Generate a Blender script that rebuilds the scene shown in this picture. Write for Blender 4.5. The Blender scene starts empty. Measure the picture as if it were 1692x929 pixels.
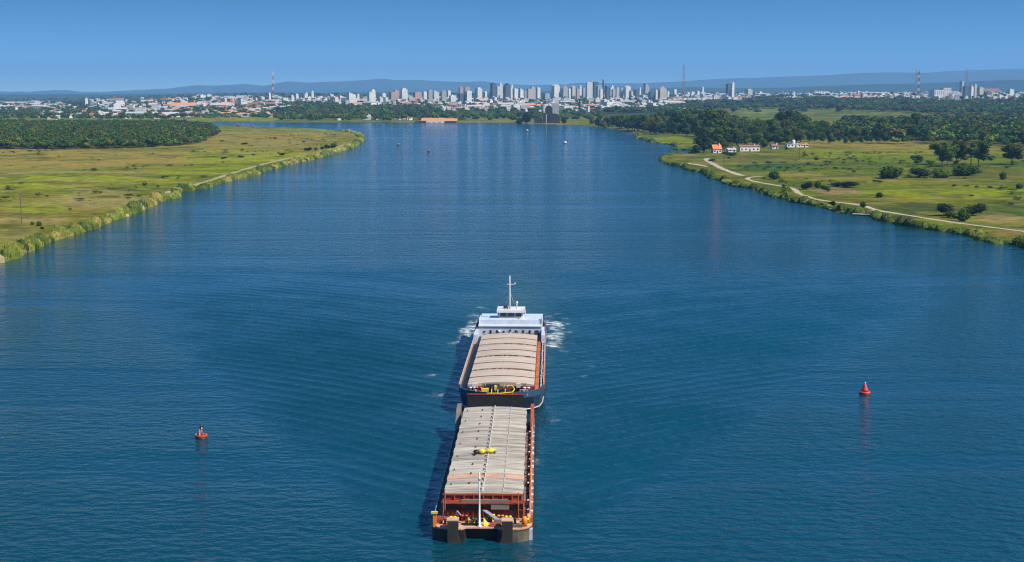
import bpy, bmesh, math, random
import numpy as np
from mathutils import Vector, noise as mnoise

random.seed(7)
rng = np.random.default_rng(7)
S = bpy.context.scene
COL = S.collection
R = math.radians

# ------------------------------------------------------------------ camera, sky, sun, exposure
CAM_H = 52.0
F = 2200.0                      # focal length in photo pixels (photo 1692 px wide)
TH = math.atan((464.5 - 150.0) / F)
CT, ST = math.cos(TH), math.sin(TH)
cam_d = bpy.data.cameras.new('camera')
cam = bpy.data.objects.new('camera', cam_d)
COL.objects.link(cam)
cam.location = (0, 0, CAM_H)
cam.rotation_euler = (math.pi / 2 - TH, 0, 0)
cam_d.sensor_width = 36
cam_d.lens = 36 * F / 1692
cam_d.clip_start = 1
cam_d.clip_end = 90000
S.camera = cam

SUN_EL, SUN_AZ = R(48), R(120)      # azimuth clockwise from +Y (view direction)
w = bpy.data.worlds.new('World')
S.world = w
w.use_nodes = True
nt = w.node_tree
nt.nodes.clear()
wo = nt.nodes.new('ShaderNodeOutputWorld')
bg = nt.nodes.new('ShaderNodeBackground')
sky = nt.nodes.new('ShaderNodeTexSky')
sky.sky_type = 'NISHITA'
sky.sun_disc = False
sky.sun_elevation = SUN_EL
sky.sun_rotation = SUN_AZ
sky.air_density = 1.0
sky.dust_density = 0.2
sky.ozone_density = 3.0
tc = nt.nodes.new('ShaderNodeTexCoord')
mp = nt.nodes.new('ShaderNodeVectorMath'); mp.operation = 'MULTIPLY_ADD'
mp.inputs[1].default_value = (1, 1, 6.0)
mp.inputs[2].default_value = (0, 0, 0.055)
hs = nt.nodes.new('ShaderNodeHueSaturation')
hs.inputs['Hue'].default_value = 0.497
hs.inputs['Saturation'].default_value = 1.32
nt.links.new(tc.outputs['Generated'], mp.inputs[0])
nt.links.new(mp.outputs[0], sky.inputs['Vector'])
nt.links.new(sky.outputs[0], hs.inputs['Color'])
nt.links.new(hs.outputs[0], bg.inputs['Color'])
bg.inputs['Strength'].default_value = 0.12
nt.links.new(bg.outputs[0], wo.inputs['Surface'])

sun_d = bpy.data.lights.new('sun', 'SUN')
sun_d.energy = 5.0
sun_d.angle = R(0.5)
sun_d.color = (1.0, 0.94, 0.84)
sun = bpy.data.objects.new('sun', sun_d)
COL.objects.link(sun)
sdir = Vector((math.sin(SUN_AZ) * math.cos(SUN_EL), math.cos(SUN_AZ) * math.cos(SUN_EL), math.sin(SUN_EL)))
sun.rotation_euler = sdir.to_track_quat('Z', 'Y').to_euler()
sun.location = (200, 0, 300)

vs = S.view_settings
S.display_settings.display_device = 'sRGB'
vs.view_transform = 'Standard'
vs.look = 'None'
vs.exposure = 0.45
vs.gamma = 1.0
S.cycles.use_denoising = True
S.cycles.denoising_prefilter = 'NONE'
S.cycles.sample_clamp_direct = 4
S.cycles.filter_width = 1.2
S.cycles.max_bounces = 6
S.cycles.volume_bounces = 0
S.cycles.sample_clamp_indirect = 4

HAZE_DENSITY = 6.6e-5

# ------------------------------------------------------------------ pixel -> ray helpers (layout only)
def ray(px, py):
    a = (px - 846.0) / F
    b = (464.5 - py) / F
    return np.array([a, CT + b * ST, -ST + b * CT])

def at(px, py, z=0.0):
    d = ray(px, py)
    t = (z - CAM_H) / d[2]
    return Vector((d[0] * t, d[1] * t, z))

def smooth(a, b, x):
    t = np.clip((x - a) / (b - a), 0, 1)
    return t * t * (3 - 2 * t)

# ------------------------------------------------------------------ terrain functions
left_shore_px = [(-500, 640), (-200, 515), (-60, 455), (0, 433), (18, 429), (39, 418), (58, 412), (80, 400), (111, 391), (155, 378), (181, 366), (225, 352), (255, 338), (269, 331),
    (294, 327), (297, 317), (332, 314), (353, 306), (377, 300), (400, 294), (425, 288), (438, 283), (464, 276), (489, 269.5), (517, 264), (546, 255), (569, 248.6),
    (589, 240), (600, 233), (601, 229), (598, 225), (589, 221), (569, 217.4), (527, 213.6), (470, 211), (413, 209.7), (357, 208), (330, 207.4), (280, 206), (0, 204.8), (-700, 203.6), (-1600, 203.6), (-3200, 640)]
main_shore_px = [(2100, 520), (1900, 455), (1760, 425), (1692, 409), (1675, 404.5), (1640, 402), (1620, 397), (1606, 391), (1569, 384), (1527, 378.6), (1488, 372), (1447, 363), (1441, 357),
    (1419, 355), (1388, 351.5), (1367, 345), (1348, 341), (1328, 337), (1307, 334), (1302, 329), (1282, 327.5), (1258, 318.7), (1252, 313), (1219, 309), (1198, 304), (1193, 299), (1174, 295),
    (1163, 286), (1132, 280.7), (1128, 276), (1112, 274), (1092, 267), (1091, 261), (1104, 256), (1141, 254), (1140, 248.5), (1124, 247.5), (1117, 241), (1073, 234), (1053, 228),
    (1054, 223.7), (1034, 217.7), (999, 211), (956, 208), (914, 206), (870, 205), (850, 203.6), (840, 202.7), (700, 202.7), (560, 202.3), (430, 202.3), (310, 202.3), (280, 201.7), (0, 200.6), (-900, 199)]

def world_poly(px):
    return np.array([[at(x, y).x, at(x, y).y] for x, y in px])

left_poly = world_poly(left_shore_px)
main_line = world_poly(main_shore_px)
main_poly = np.vstack([main_line, [[-30000, 2360], [-30000, 60000], [60000, 60000], [60000, 200], [400, 200]]])

def pip(X, Y, poly):
    c = np.zeros(X.shape, bool)
    n = len(poly)
    for i in range(n):
        x1, y1 = poly[i]; x2, y2 = poly[(i + 1) % n]
        if y1 == y2: continue
        cond = ((y1 > Y) != (y2 > Y)) & (X < (x2 - x1) * (Y - y1) / (y2 - y1) + x1)
        c ^= cond
    return c

def dist_line(X, Y, line):
    best = np.full(X.shape, 1e12)
    for i in range(len(line) - 1):
        ax, ay = line[i]; bx, by = line[i + 1]
        dx, dy = bx - ax, by - ay
        t = np.clip(((X - ax) * dx + (Y - ay) * dy) / (dx * dx + dy * dy + 1e-9), 0, 1)
        d = (X - ax - t * dx) ** 2 + (Y - ay - t * dy) ** 2
        best = np.minimum(best, d)
    return np.sqrt(best)

def shore_dist(X, Y):
    """signed distance to the water's edge, positive on land"""
    X = np.asarray(X, float); Y = np.asarray(Y, float)
    d1 = dist_line(X, Y, left_poly); i1 = pip(X, Y, left_poly)
    d2 = dist_line(X, Y, main_line); i2 = pip(X, Y, main_poly)
    d = np.minimum(d1, d2)
    return np.where(i1 | i2, d, -d)

def rise(X, Y):
    X = np.asarray(X, float); Y = np.asarray(Y, float)
    px = 846 + F * X / np.maximum(Y, 1)
    amp = 3 + 27 * smooth(60, 420, px) + 5 * smooth(1150, 1500, px)
    start = 2500 - 500 * smooth(1100, 1400, px)
    r = amp * smooth(start, 5600, Y)
    r += 2.2 * smooth(2400, 3500, Y) * np.sin(X / 310 + 1.3) * np.sin(Y / 420)
    return r

def rise1(x, y):
    def sm(a, b, v):
        t = min(1.0, max(0.0, (v - a) / (b - a))); return t * t * (3 - 2 * t)
    px = 846 + F * x / max(y, 1)
    amp = 3 + 27 * sm(60, 420, px) + 5 * sm(1150, 1500, px)
    return amp * sm(2500 - 500 * sm(1100, 1400, px), 5600, y) + 2.2 * sm(2400, 3500, y) * math.sin(x / 310 + 1.3) * math.sin(y / 420)

def ground_z(X, Y):
    s = shore_dist(X, Y)
    base = np.where(s > 0, 0.9 * smooth(0, 9, s) + 0.08, np.maximum(-2.0, s * 0.5))
    base = base + 0.35 * smooth(15, 60, s) * (np.sin(np.asarray(X) / 23.0) * np.sin(np.asarray(Y) / 41.0))
    return base + rise(X, Y)

def gz(x, y):
    return float(ground_z(np.array([x]), np.array([y]))[0])

def on_ground(px, py, dmax=9000.0):
    """where the ray through a photo pixel meets the ground"""
    d = ray(px, py)
    lo = 150.0
    step = 1.03
    prev = lo
    Y = lo
    while Y < dmax:
        t = Y / d[1]
        if CAM_H + d[2] * t <= rise1(d[0] * t, Y) + 0.9:
            a, b = prev, Y
            for _ in range(18):
                m = (a + b) / 2
                tm = m / d[1]
                if CAM_H + d[2] * tm <= rise1(d[0] * tm, m) + 0.9: b = m
                else: a = m
            Y = b
            break
        prev = Y
        Y *= step
    Y = min(Y, dmax)
    x = d[0] / d[1] * Y
    return Vector((x, Y, rise1(x, Y) + 0.98 if Y > 2420 else gz(x, Y)))

# ------------------------------------------------------------------ object helpers
def tag(o, label=None, cat=None, group=None, kind=None):
    if label: o['label'] = label
    if cat: o['category'] = cat
    if group: o['group'] = group
    if kind: o['kind'] = kind
    return o

def link(name, data=None, parent=None):
    o = bpy.data.objects.new(name, data)
    COL.objects.link(o)
    if parent is not None: o.parent = parent
    return o

def np_mesh(name, verts, faces, cols=None, mats=(), mat_idx=None, smooth_sh=False):
    """verts (n,3); faces (m,k) array with k fixed, or a list of tuples"""
    me = bpy.data.meshes.new(name)
    if isinstance(faces, np.ndarray):
        k = faces.shape[1]; m = len(faces)
        me.vertices.add(len(verts)); me.vertices.foreach_set('co', np.asarray(verts, np.float32).ravel())
        me.loops.add(m * k); me.loops.foreach_set('vertex_index', faces.astype(np.int32).ravel())
        me.polygons.add(m)
        me.polygons.foreach_set('loop_start', (np.arange(m) * k).astype(np.int32))
        me.polygons.foreach_set('loop_total', np.full(m, k, np.int32))
        me.update(calc_edges=True)
    else:
        me.from_pydata([tuple(v) for v in verts], [], faces)
    for mt in mats: me.materials.append(mt)
    if mat_idx is not None: me.polygons.foreach_set('material_index', np.asarray(mat_idx, np.int32))
    if cols is not None:
        ca = me.color_attributes.new('Col', 'FLOAT_COLOR', 'POINT')
        c4 = np.ones((len(verts), 4), np.float32); c4[:, :3] = cols
        ca.data.foreach_set('color', c4.ravel())
    me.polygons.foreach_set('use_smooth', np.full(len(me.polygons), smooth_sh))
    me.update()
    return me

# ------------------------------------------------------------------ materials
def base_mat(name, rough=0.7, metal=0.0):
    m = bpy.data.materials.new(name); m.use_nodes = True
    n = m.node_tree.nodes; b = n['Principled BSDF']
    b.inputs['Roughness'].default_value = rough
    b.inputs['Metallic'].default_value = metal
    return m, m.node_tree, b

def N(nt, t, **kw):
    n = nt.nodes.new(t)
    for k, v in kw.items(): setattr(n, k, v)
    return n

def mixc(nt, fac, a, b, mode='MIX'):
    m = N(nt, 'ShaderNodeMix', data_type='RGBA', blend_type=mode)
    if isinstance(fac, (int, float)): m.inputs[0].default_value = fac
    else: nt.links.new(fac, m.inputs[0])
    for i, c in ((6, a), (7, b)):
        if isinstance(c, tuple): m.inputs[i].default_value = (*c, 1) if len(c) == 3 else c
        else: nt.links.new(c, m.inputs[i])
    return m.outputs[2]

def ramp(nt, fac, stops):
    r = N(nt, 'ShaderNodeValToRGB')
    nt.links.new(fac, r.inputs[0])
    e = r.color_ramp.elements
    e[0].position, e[1].position = stops[0][0], stops[-1][0]
    def c4(v): return (v, v, v, 1) if isinstance(v, (int, float)) else (*v, 1)
    e[0].color, e[1].color = c4(stops[0][1]), c4(stops[-1][1])
    for p, c in stops[1:-1]:
        k = e.new(p); k.color = c4(c)
    return r.outputs[0]

def noise_tex(nt, scale, detail=4, rough=0.6, coord='Object', mapping=None):
    t = N(nt, 'ShaderNodeTexCoord')
    n = N(nt, 'ShaderNodeTexNoise')
    n.inputs['Scale'].default_value = scale; n.inputs['Detail'].default_value = detail; n.inputs['Roughness'].default_value = rough
    src = t.outputs[coord]
    if mapping:
        mpn = N(nt, 'ShaderNodeMapping'); mpn.inputs['Scale'].default_value = mapping
        nt.links.new(src, mpn.inputs[0]); src = mpn.outputs[0]
    nt.links.new(src, n.inputs['Vector'])
    return n.outputs['Fac']

_mats = {}
def worn(name, col, dirt=None, amt=0.5, scale=1.2, rough=0.65, metal=0.0, rand=0.0, mapping=None):
    """paint or plate with uneven dirt/rust patches"""
    if name in _mats: return _mats[name]
    m, t, b = base_mat(name, rough, metal)
    dirt = dirt or tuple(c * 0.55 for c in col)
    n1 = noise_tex(t, scale, 6, 0.65, mapping=mapping)
    f = ramp(t, n1, [(0.42, 0.0), (0.68, amt)])
    c = mixc(t, f, col, dirt)
    n2 = noise_tex(t, scale * 7, 3, 0.6, mapping=mapping)
    f2 = ramp(t, n2, [(0.3, 0.78), (0.7, 1.0)])
    c = mixc(t, 1.0, c, f2, 'MULTIPLY')
    if rand:
        oi = N(t, 'ShaderNodeObjectInfo')
        f3 = ramp(t, oi.outputs['Random'], [(0.0, 1 - rand), (1.0, 1.0)])
        c = mixc(t, 1.0, c, f3, 'MULTIPLY')
    t.links.new(c, b.inputs['Base Color'])
    _mats[name] = m
    return m

def attr_mat(name, rough=0.85, nscale=0.8, lo=0.75, hi=1.15, rand=0.0, coord='Object', bump=0.0):
    if name in _mats: return _mats[name]
    m, t, b = base_mat(name, rough)
    a = N(t, 'ShaderNodeAttribute'); a.attribute_name = 'Col'
    n1 = noise_tex(t, nscale, 5, 0.65, coord=coord)
    f = ramp(t, n1, [(0.3, lo), (0.7, hi)])
    c = mixc(t, 1.0, a.outputs['Color'], f, 'MULTIPLY')
    if rand:
        oi = N(t, 'ShaderNodeObjectInfo')
        f3 = ramp(t, oi.outputs['Random'], [(0.0, (1 - rand, 1 - rand * 0.8, 1 - rand)), (0.5, (1, 1, 0.9)), (1.0, (1 + rand, 1 + rand * 0.6, 0.9))])
        c = mixc(t, 1.0, c, f3, 'MULTIPLY')
    b.inputs['Specular IOR Level'].default_value = 0.03
    t.links.new(c, b.inputs['Base Color'])
    _mats[name] = m
    return m

M_leaf = attr_mat('leaf_material', 0.8, 0.5, 0.7, 1.25, rand=0.34)
M_bark = worn('bark_material', (0.11, 0.085, 0.06), (0.05, 0.04, 0.03), 0.6, 3)
M_white = worn('white_paint', (0.78, 0.77, 0.74), (0.45, 0.36, 0.27), 0.35, 0.6, 0.45)
M_cream = worn('cream_plaster', (0.62, 0.55, 0.44), (0.4, 0.34, 0.27), 0.4, 0.3)
M_pink = worn('pink_plaster', (0.55, 0.37, 0.31), None, 0.4, 0.3)
M_greyw = worn('grey_plaster', (0.42, 0.43, 0.44), None, 0.4, 0.3)
M_plaster = worn('white_plaster', (0.82, 0.79, 0.74), (0.55, 0.5, 0.44), 0.4, 0.12, 0.8)
M_tile = worn('clay_tile_roof', (0.42, 0.17, 0.09), (0.24, 0.10, 0.06), 0.6, 0.4, 0.8, rand=0.3)
M_tileo = worn('orange_tile_roof', (0.62, 0.30, 0.12), (0.45, 0.2, 0.1), 0.5, 0.3, 0.8)
M_greyroof = worn('grey_sheet_roof', (0.55, 0.54, 0.52), (0.3, 0.28, 0.26), 0.5, 0.3, 0.6)
M_win, _t, _b = base_mat('window_glass', 0.15); _b.inputs['Base Color'].default_value = (0.03, 0.045, 0.06, 1)
M_bronze = worn('dark_cladding', (0.10, 0.12, 0.15), None, 0.4, 0.2, 0.4)

# ------------------------------------------------------------------ ground
def fbm(X, Y, scale, seed=0, octs=4):
    """cheap value noise, vectorised"""
    out = np.zeros(X.shape); amp = 1.0; tot = 0
    r = np.random.default_rng(100 + seed)
    tab = r.random((256, 256))
    for o in range(octs):
        x = X / scale * 2 ** o + 37.3 * o; y = Y / scale * 2 ** o + 11.7 * o
        xi = np.floor(x).astype(int); yi = np.floor(y).astype(int)
        fx = x - xi; fy = y - yi
        fx = fx * fx * (3 - 2 * fx); fy = fy * fy * (3 - 2 * fy)
        g = lambda a, b: tab[a & 255, b & 255]
        v = (g(xi, yi) * (1 - fx) + g(xi + 1, yi) * fx) * (1 - fy) + (g(xi, yi + 1) * (1 - fx) + g(xi + 1, yi + 1) * fx) * fy
        out += v * amp; tot += amp; amp *= 0.55
    return out / tot

GREEN = np.array((0.115, 0.155, 0.005)); BRIGHT = np.array((0.21, 0.25, 0.002)); TAN = np.array((0.25, 0.19, 0.035))
OLIVE = np.array((0.135, 0.14, 0.014)); DKGRN = np.array((0.026, 0.046, 0.012)); SOIL = np.array((0.26, 0.17, 0.085)); STRAW = np.array((0.27, 0.22, 0.075))

# ellipses given by photo position (cx, cy, rx, ry in photo pixels): patches of the fields
patches = [
 (200, 262, 420, 20, TAN, .9), (420, 228, 190, 14, TAN, .8), (120, 290, 260, 5, STRAW, .45), (300, 320, 260, 22, GREEN, .5),
 (150, 300, 200, 11, BRIGHT, .85), (430, 262, 120, 14, BRIGHT, .75), (330, 285, 90, 13, BRIGHT, .6), (60, 312, 120, 8, BRIGHT, .8), (60, 345, 60, 10, BRIGHT, .6),
 (160, 332, 70, 14, STRAW, .65), (60, 362, 70, 12, STRAW, .55), (20, 330, 60, 10, OLIVE, .7), (15, 390, 40, 10, STRAW, .4), (110, 302, 60, 4, STRAW, .6),
 (390, 217, 40, 2.5, GREEN, .9), (540, 215, 40, 3, BRIGHT, .8), (560, 228, 25, 5, OLIVE, .7), (460, 240, 60, 4, STRAW, .4), (220, 370, 60, 8, GREEN, .6),
 (1300, 250, 120, 10, OLIVE, .8), (1280, 262, 110, 8, TAN, .5), (1270, 281, 62, 7, np.array((.05, .115, .02)), .95), (1480, 255, 160, 7, BRIGHT, .55),
 (1480, 240, 200, 7, TAN, .95), (1600, 246, 100, 5, TAN, .8), (1420, 285, 90, 14, GREEN, .7), (1560, 322, 170, 18, BRIGHT, .7), (1400, 300, 60, 4, TAN, .5),
 (1385, 317, 60, 9, SOIL, .75), (1450, 330, 60, 6, OLIVE, .8), (1480, 340, 80, 5, TAN, .5), (1650, 362, 50, 10, SOIL, .85), (1560, 352, 80, 6, TAN, .5), (1200, 268, 60, 7, TAN, .55),
 (1680, 390, 40, 8, np.array((.2, .14, .06)), .7), (1140, 262, 25, 6, TAN, .6), (1125, 232, 50, 6, BRIGHT, .8), (1160, 226, 40, 3, BRIGHT, .8), (1500, 228, 70, 4, BRIGHT, .85), (1540, 224, 20, 3, BRIGHT, .9),
 (1640, 300, 90, 10, OLIVE, .6), (1640, 338, 80, 7, OLIVE, .6), (1330, 295, 40, 4, TAN, .7),
 (700, 199, 200, 3, OLIVE, .8), (420, 197, 90, 3, BRIGHT, .7), (250, 198, 60, 3, BRIGHT, .5), (840, 192, 70, 6, OLIVE, .5), (905, 192, 20, 10, TAN, .6),
 (1250, 184, 60, 5, BRIGHT, .8), (1290, 173, 90, 3, GREEN, .8), (1420, 177, 160, 3, BRIGHT, .7), (1440, 170, 150, 3.5, GREEN, .9), (1540, 200, 40, 3, OLIVE, .8), (1640, 189, 60, 2, BRIGHT, .6), (1560, 168, 90, 3, OLIVE, .8), (1580, 174, 120, 2.5, BRIGHT, .5),
]

def build_ground():
    pxs = np.concatenate([np.linspace(-6000, -1200, 14)[:-1], np.linspace(-1200, -120, 40)[:-1], np.arange(-120, 1812, 4.0), np.linspace(1812, 3000, 40)[1:], np.linspace(3000, 7500, 14)[1:]])
    ys = np.concatenate([np.linspace(900, 460, 60)[:-1], np.arange(460, 202.5, -0.75), np.arange(202.5, 199, -0.35)])
    Ynear = CAM_H * (F / CT) / (ys - 150)
    Yfar = np.geomspace(Ynear[-1] * 1.01, 29000, 95)
    YY = np.concatenate([Ynear, Yfar])
    PX, Y = np.meshgrid(pxs, YY)
    X = np.clip((PX - 846) / F * Y, -31000, 31000)
    s = shore_dist(X, Y)
    Z = ground_z(X.ravel(), Y.ravel()).reshape(X.shape)
    PY = 150 + CAM_H * (F / CT) / Y                     # where flat ground would show
    PYr = 150 + (CAM_H - rise(X, Y)) * (F / CT) / Y
    nx, ny = len(pxs), len(YY)
    n1 = fbm(X, Y, 90, 1); n2 = fbm(X, Y, 14, 2); n3 = fbm(X, Y * 0.35, 240, 3)
    wl = smooth(0.40, 0.60, n1)[..., None]
    C = GREEN * (1 - wl) + OLIVE * wl
    f = (smooth(0.5, 0.66, n3) * 0.55)[..., None]; C = C * (1 - f) + TAN * f
    n4 = fbm(X, Y, 45, 5) - 0.5; n5 = fbm(X, Y, 60, 6) - 0.5
    for cx, cy, rx, ry, col, a in patches:
        q = np.sqrt(((PX - cx) / rx + n4 * 1.1) ** 2 + ((PYr - cy) / ry + n5 * 1.7) ** 2)
        f = (a * (1 - smooth(0.72, 1.12, q)))[..., None]
        C = C * (1 - f) + col * f
    # tussocks
    f = (smooth(0.55, 0.70, n2) * 0.6)[..., None]; C = C * (1 - f) + DKGRN * f
    f = (smooth(0.60, 0.70, fbm(X, Y, 22, 9)) * 0.3)[..., None]; C = C * (1 - f) + STRAW * f
    f = (smooth(0.54, 0.70, fbm(X * 0.3, Y, 30, 12)) * 0.38)[..., None]; C = C * (1 - f) + TAN * 1.1 * f
    f = (smooth(0.56, 0.70, fbm(X * 0.3, Y, 24, 14)) * 0.45)[..., None]; C = C * (1 - f) + GREEN * 0.55 * f
    C = C * (0.93 - 0.06 * smooth(846, 1300, PX)[..., None]) * (0.82 + 0.36 * fbm(X, Y, 11, 17)[..., None])
    f = (smooth(0.52, 0.64, fbm(X * 0.35, Y, 55, 19)) * 0.5 * smooth(900, 1200, PX))[..., None]; C = C * (1 - f) + DKGRN * 1.35 * f
    twn = (smooth(2500, 2800, Y) * (1 - smooth(1150, 1250, PX) * (1 - smooth(3300, 3900, Y))))[..., None] * 0.85; C = C * (1 - twn) + DKGRN * 1.1 * twn
    # wet margin
    f = (1 - smooth(0.2, 3.5, s))[..., None]; C = C * (1 - f) + np.array((0.055, 0.05, 0.025)) * f
    # beyond the far shore: mostly wooded, hazier plain further out
    far = smooth(6500, 9000, Y)[..., None]
    C = C * (1 - far) + np.array((0.045, 0.065, 0.035)) * far
    V = np.stack([X, Y, Z], -1).reshape(-1, 3)
    idx = np.arange(nx * ny).reshape(ny, nx)
    faces = np.stack([idx[:-1, :-1], idx[:-1, 1:], idx[1:, 1:], idx[1:, :-1]], -1).reshape(-1, 4)
    keep = (s.ravel()[faces].max(axis=1) > -25)
    faces = faces[keep]
    m = attr_mat('ground_material', 0.95, 0.22, 0.55, 1.35)
    t = m.node_tree; b = t.nodes['Principled BSDF']
    # add fine grass grain
    n = noise_tex(t, 1.3, 6, 0.7)
    bmp = N(t, 'ShaderNodeBump'); bmp.inputs['Distance'].default_value = 0.5; bmp.inputs['Strength'].default_value = 0.6
    t.links.new(n, bmp.inputs['Height']); t.links.new(bmp.outputs[0], b.inputs['Normal'])
    me = np_mesh('ground', V, faces, C.reshape(-1, 3), [m], None, True)
    tag(link('ground', me), kind='structure')
build_ground()

# ------------------------------------------------------------------ water
SHIP_AX = math.atan2(46, F / CT)       # heading of the convoy, clockwise from +Y
bow = at(796, 876, 1.45)
bow_xy = np.array([bow.x, bow.y])
ca, sa = math.cos(SHIP_AX), math.sin(SHIP_AX)
def ship_frame(X, Y, off=0.0):
    dx, dy = X - bow_xy[0], Y - bow_xy[1]
    return dx * sa + dy * ca - off, dx * ca - dy * sa     # aft distance, to the right

def build_water():
    xs = np.concatenate([[-31000, -2000, -400], np.arange(-130, 150, 0.5), [400, 2000, 31000]])
    d = np.arange(118, 560, 0.55)
    ys = np.concatenate([[-1500, 0], d, [620, 800, 1500, 3000, 29000]])
    X, Y = np.meshgrid(xs, ys)
    Z = np.zeros(X.shape)
    def wake(off, side, k0, A, tmax=R(50), width=0.84, seed=0):
        a, l = ship_frame(X, Y, off)
        l = (l - side) * width
        out = np.zeros(X.shape)
        msk = (a > -1) & (np.abs(l) < a * 0.42 + 4) & (a < 330)
        aa, ll = a[msk], l[msk]
        th = np.linspace(-tmax, tmax, 150)
        acc = np.zeros(aa.shape)
        for q in th:
            sec = 1 / math.cos(q)
            wgt = math.exp(-(abs(q) - R(32)) ** 2 / (2 * R(9) ** 2))
            acc += wgt * np.cos(k0 * sec * sec * (aa * math.cos(q) + ll * math.sin(q)) + 0.8)
        acc /= 12.0
        env = smooth(-1, 6, aa) * (1 - smooth(45, 215, aa)) * smooth(0, 10, aa * 0.42 + 4 - np.abs(ll))
        out[msk] = A * acc * env
        return out
    k = 2 * math.pi / 5.0
    def arms(off, half, A, lam, decay):
        a, l = ship_frame(X, Y, off)
        l = np.abs(l - 0.02 * np.maximum(a, 0)) - half
        jit = 2.4 * (fbm(X, Y, 26, 61) - 0.5) * 2
        ph = 2 * math.pi / lam * (a * 0.83 - 0.66 * l + 0.0022 * l * l) + jit
        env = smooth(0, 3, l) * smooth(-3, 4, a - l * 1.1) * (1 - smooth(0.34, 0.56, (l - 2) / np.maximum(a + 6, 1))) * (1 - smooth(decay * .35, decay, a)) * (0.35 + 0.65 * smooth(0.02, 0.22, l / np.maximum(a, 1)))
        ptch = 0.5 + 0.9 * smooth(0.3, 0.75, fbm(X, Y, 14, 62))
        return A * env * ptch * (np.cos(ph) + 0.25 * np.cos(2 * ph + 0.5))
    Z += arms(1, 5.4, 0.135, 3.7, 270) + arms(62, 7.2, 0.05, 5.0, 220) + arms(126, 5.0, 0.04, 4.0, 160)
    
    # keep the surface flat at the edge of the fine grid
    e = smooth(-130, -112, X) * (1 - smooth(132, 149, X)) * smooth(118, 128, Y) * (1 - smooth(500, 558, Y))
    Z *= e
    # foam amount
    a, l = ship_frame(X, Y)
    n = fbm(X, Y * 0.8, 2.6, 21, 4); nb = fbm(X, Y, 9, 22, 3)
    churn = np.exp(-((np.abs(l - 1.0) - 9.0) / 3.6) ** 2) * smooth(108, 122, a) * (1 - smooth(134, 178, a))
    churn = np.maximum(churn, 0.55 * np.exp(-(l / 5.0) ** 2) * smooth(127, 134, a) * (1 - smooth(140, 190, a)))
    bowf = np.exp(-((np.abs(l - 0.9) - 8.0) / 1.3) ** 2) * np.exp(-((a - 58) / 5.0) ** 2)
    sidef = 0.34 * np.exp(-((np.abs(l - 1) - 10.5 - 0.10 * (a - 60)) / 3.0) ** 2) * smooth(55, 66, a) * (1 - smooth(92, 120, a))
    tw = 0.42 * np.exp(-((np.abs(l - 1.0) - 7.5 - 0.06 * (a - 130)) / 3.2) ** 2) * smooth(130, 142, a) * (1 - smooth(175, 235, a))
    hl = 0.40 * np.exp(-((np.abs(l) - 6.3) / 0.8) ** 2) * smooth(1, 6, a) * (1 - smooth(46, 60, a))
    FO = np.clip(np.maximum.reduce([churn, bowf * 0.6, sidef, tw, hl]), 0, 1)
    foam = smooth(0.56, 0.78, n * 0.62 + nb * 0.22 + FO * 0.42 - 0.08) * smooth(0.02, 0.3, FO)
    green = np.clip(0.9 * np.exp(-((l - 1.0) / 11) ** 2) * smooth(60, 130, a) * (1 - smooth(170, 260, a)), 0, 1)
    trail = 0.55 * np.exp(-((l - 1.0) / (5 + 0.03 * np.maximum(a, 0))) ** 4) * smooth(128, 140, a) * (1 - smooth(260, 390, a)) * smooth(0.35, 0.6, fbm(X, Y, 8, 25))
    C = np.stack([foam, green, np.maximum(FO, trail)], -1).reshape(-1, 3)
    ny, nx = X.shape
    idx = np.arange(nx * ny).reshape(ny, nx)
    faces = np.stack([idx[:-1, :-1], idx[:-1, 1:], idx[1:, 1:], idx[1:, :-1]], -1).reshape(-1, 4)
    m, t, b = base_mat('water_material', 0.08)
    L = t.links
    tcn = N(t, 'ShaderNodeTexCoord')
    def nz(scale, detail, rough, mapping):
        return noise_tex(t, scale, detail, rough, mapping=mapping)
    def math2(op, x, y):
        q = N(t, 'ShaderNodeMath', operation=op)
        for i, v in enumerate((x, y)):
            if isinstance(v, (int, float)): q.inputs[i].default_value = v
            else: L.new(v, q.inputs[i])
        return q.outputs[0]
    h1 = nz(0.62, 3, 0.5, (0.75, 1.15, 1))       # wind ripples of about 1.5 m
    h2 = nz(0.16, 4, 0.55, (0.6, 1.3, 1))
    patch = math2('MULTIPLY', ramp(t, nz(0.006, 5, 0.55, (0.55, 1.6, 1)), [(0.36, 0.6), (0.62, 1.15)]), ramp(t, nz(0.03, 4, 0.6, (0.12, 0.8, 1)), [(0.40, 0.45), (0.52, 1.1)]))
    fine = math2('MULTIPLY', h1, 0.62)
    big = math2('MULTIPLY', h2, 0.5)
    h = math2('MULTIPLY', math2('ADD', fine, big), patch)
    att = N(t, 'ShaderNodeAttribute'); att.attribute_name = 'Col'
    sep = N(t, 'ShaderNodeSeparateColor'); L.new(att.outputs['Color'], sep.inputs[0])
    rough_h = math2('MULTIPLY', nz(1.1, 4, 0.6, (1, 1, 1)), math2('MULTIPLY', sep.outputs[2], 0.5))
    h = math2('ADD', h, rough_h)
    bmp = N(t, 'ShaderNodeBump'); bmp.inputs['Distance'].default_value = 1.0; bmp.inputs['Strength'].default_value = 1.0
    L.new(h, bmp.inputs['Height']); L.new(bmp.outputs[0], b.inputs['Normal'])
    deep = ramp(t, nz(0.004, 4, 0.5, (0.5, 1.2, 1)), [(0.35, (0.0008, 0.033, 0.042)), (0.65, (0.0012, 0.050, 0.088))])
    c = mixc(t, math2('MULTIPLY', sep.outputs[1], 0.6), deep, (0.012, 0.055, 0.035))
    wisp = ramp(t, nz(0.9, 6, 0.75, (0.6, 1.3, 1)), [(0.45, 0.0), (0.56, 0.9)])
    fo = math2('MULTIPLY', sep.outputs[0], wisp)
    c = mixc(t, fo, c, (0.72, 0.76, 0.72))
    L.new(c, b.inputs['Base Color'])
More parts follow.
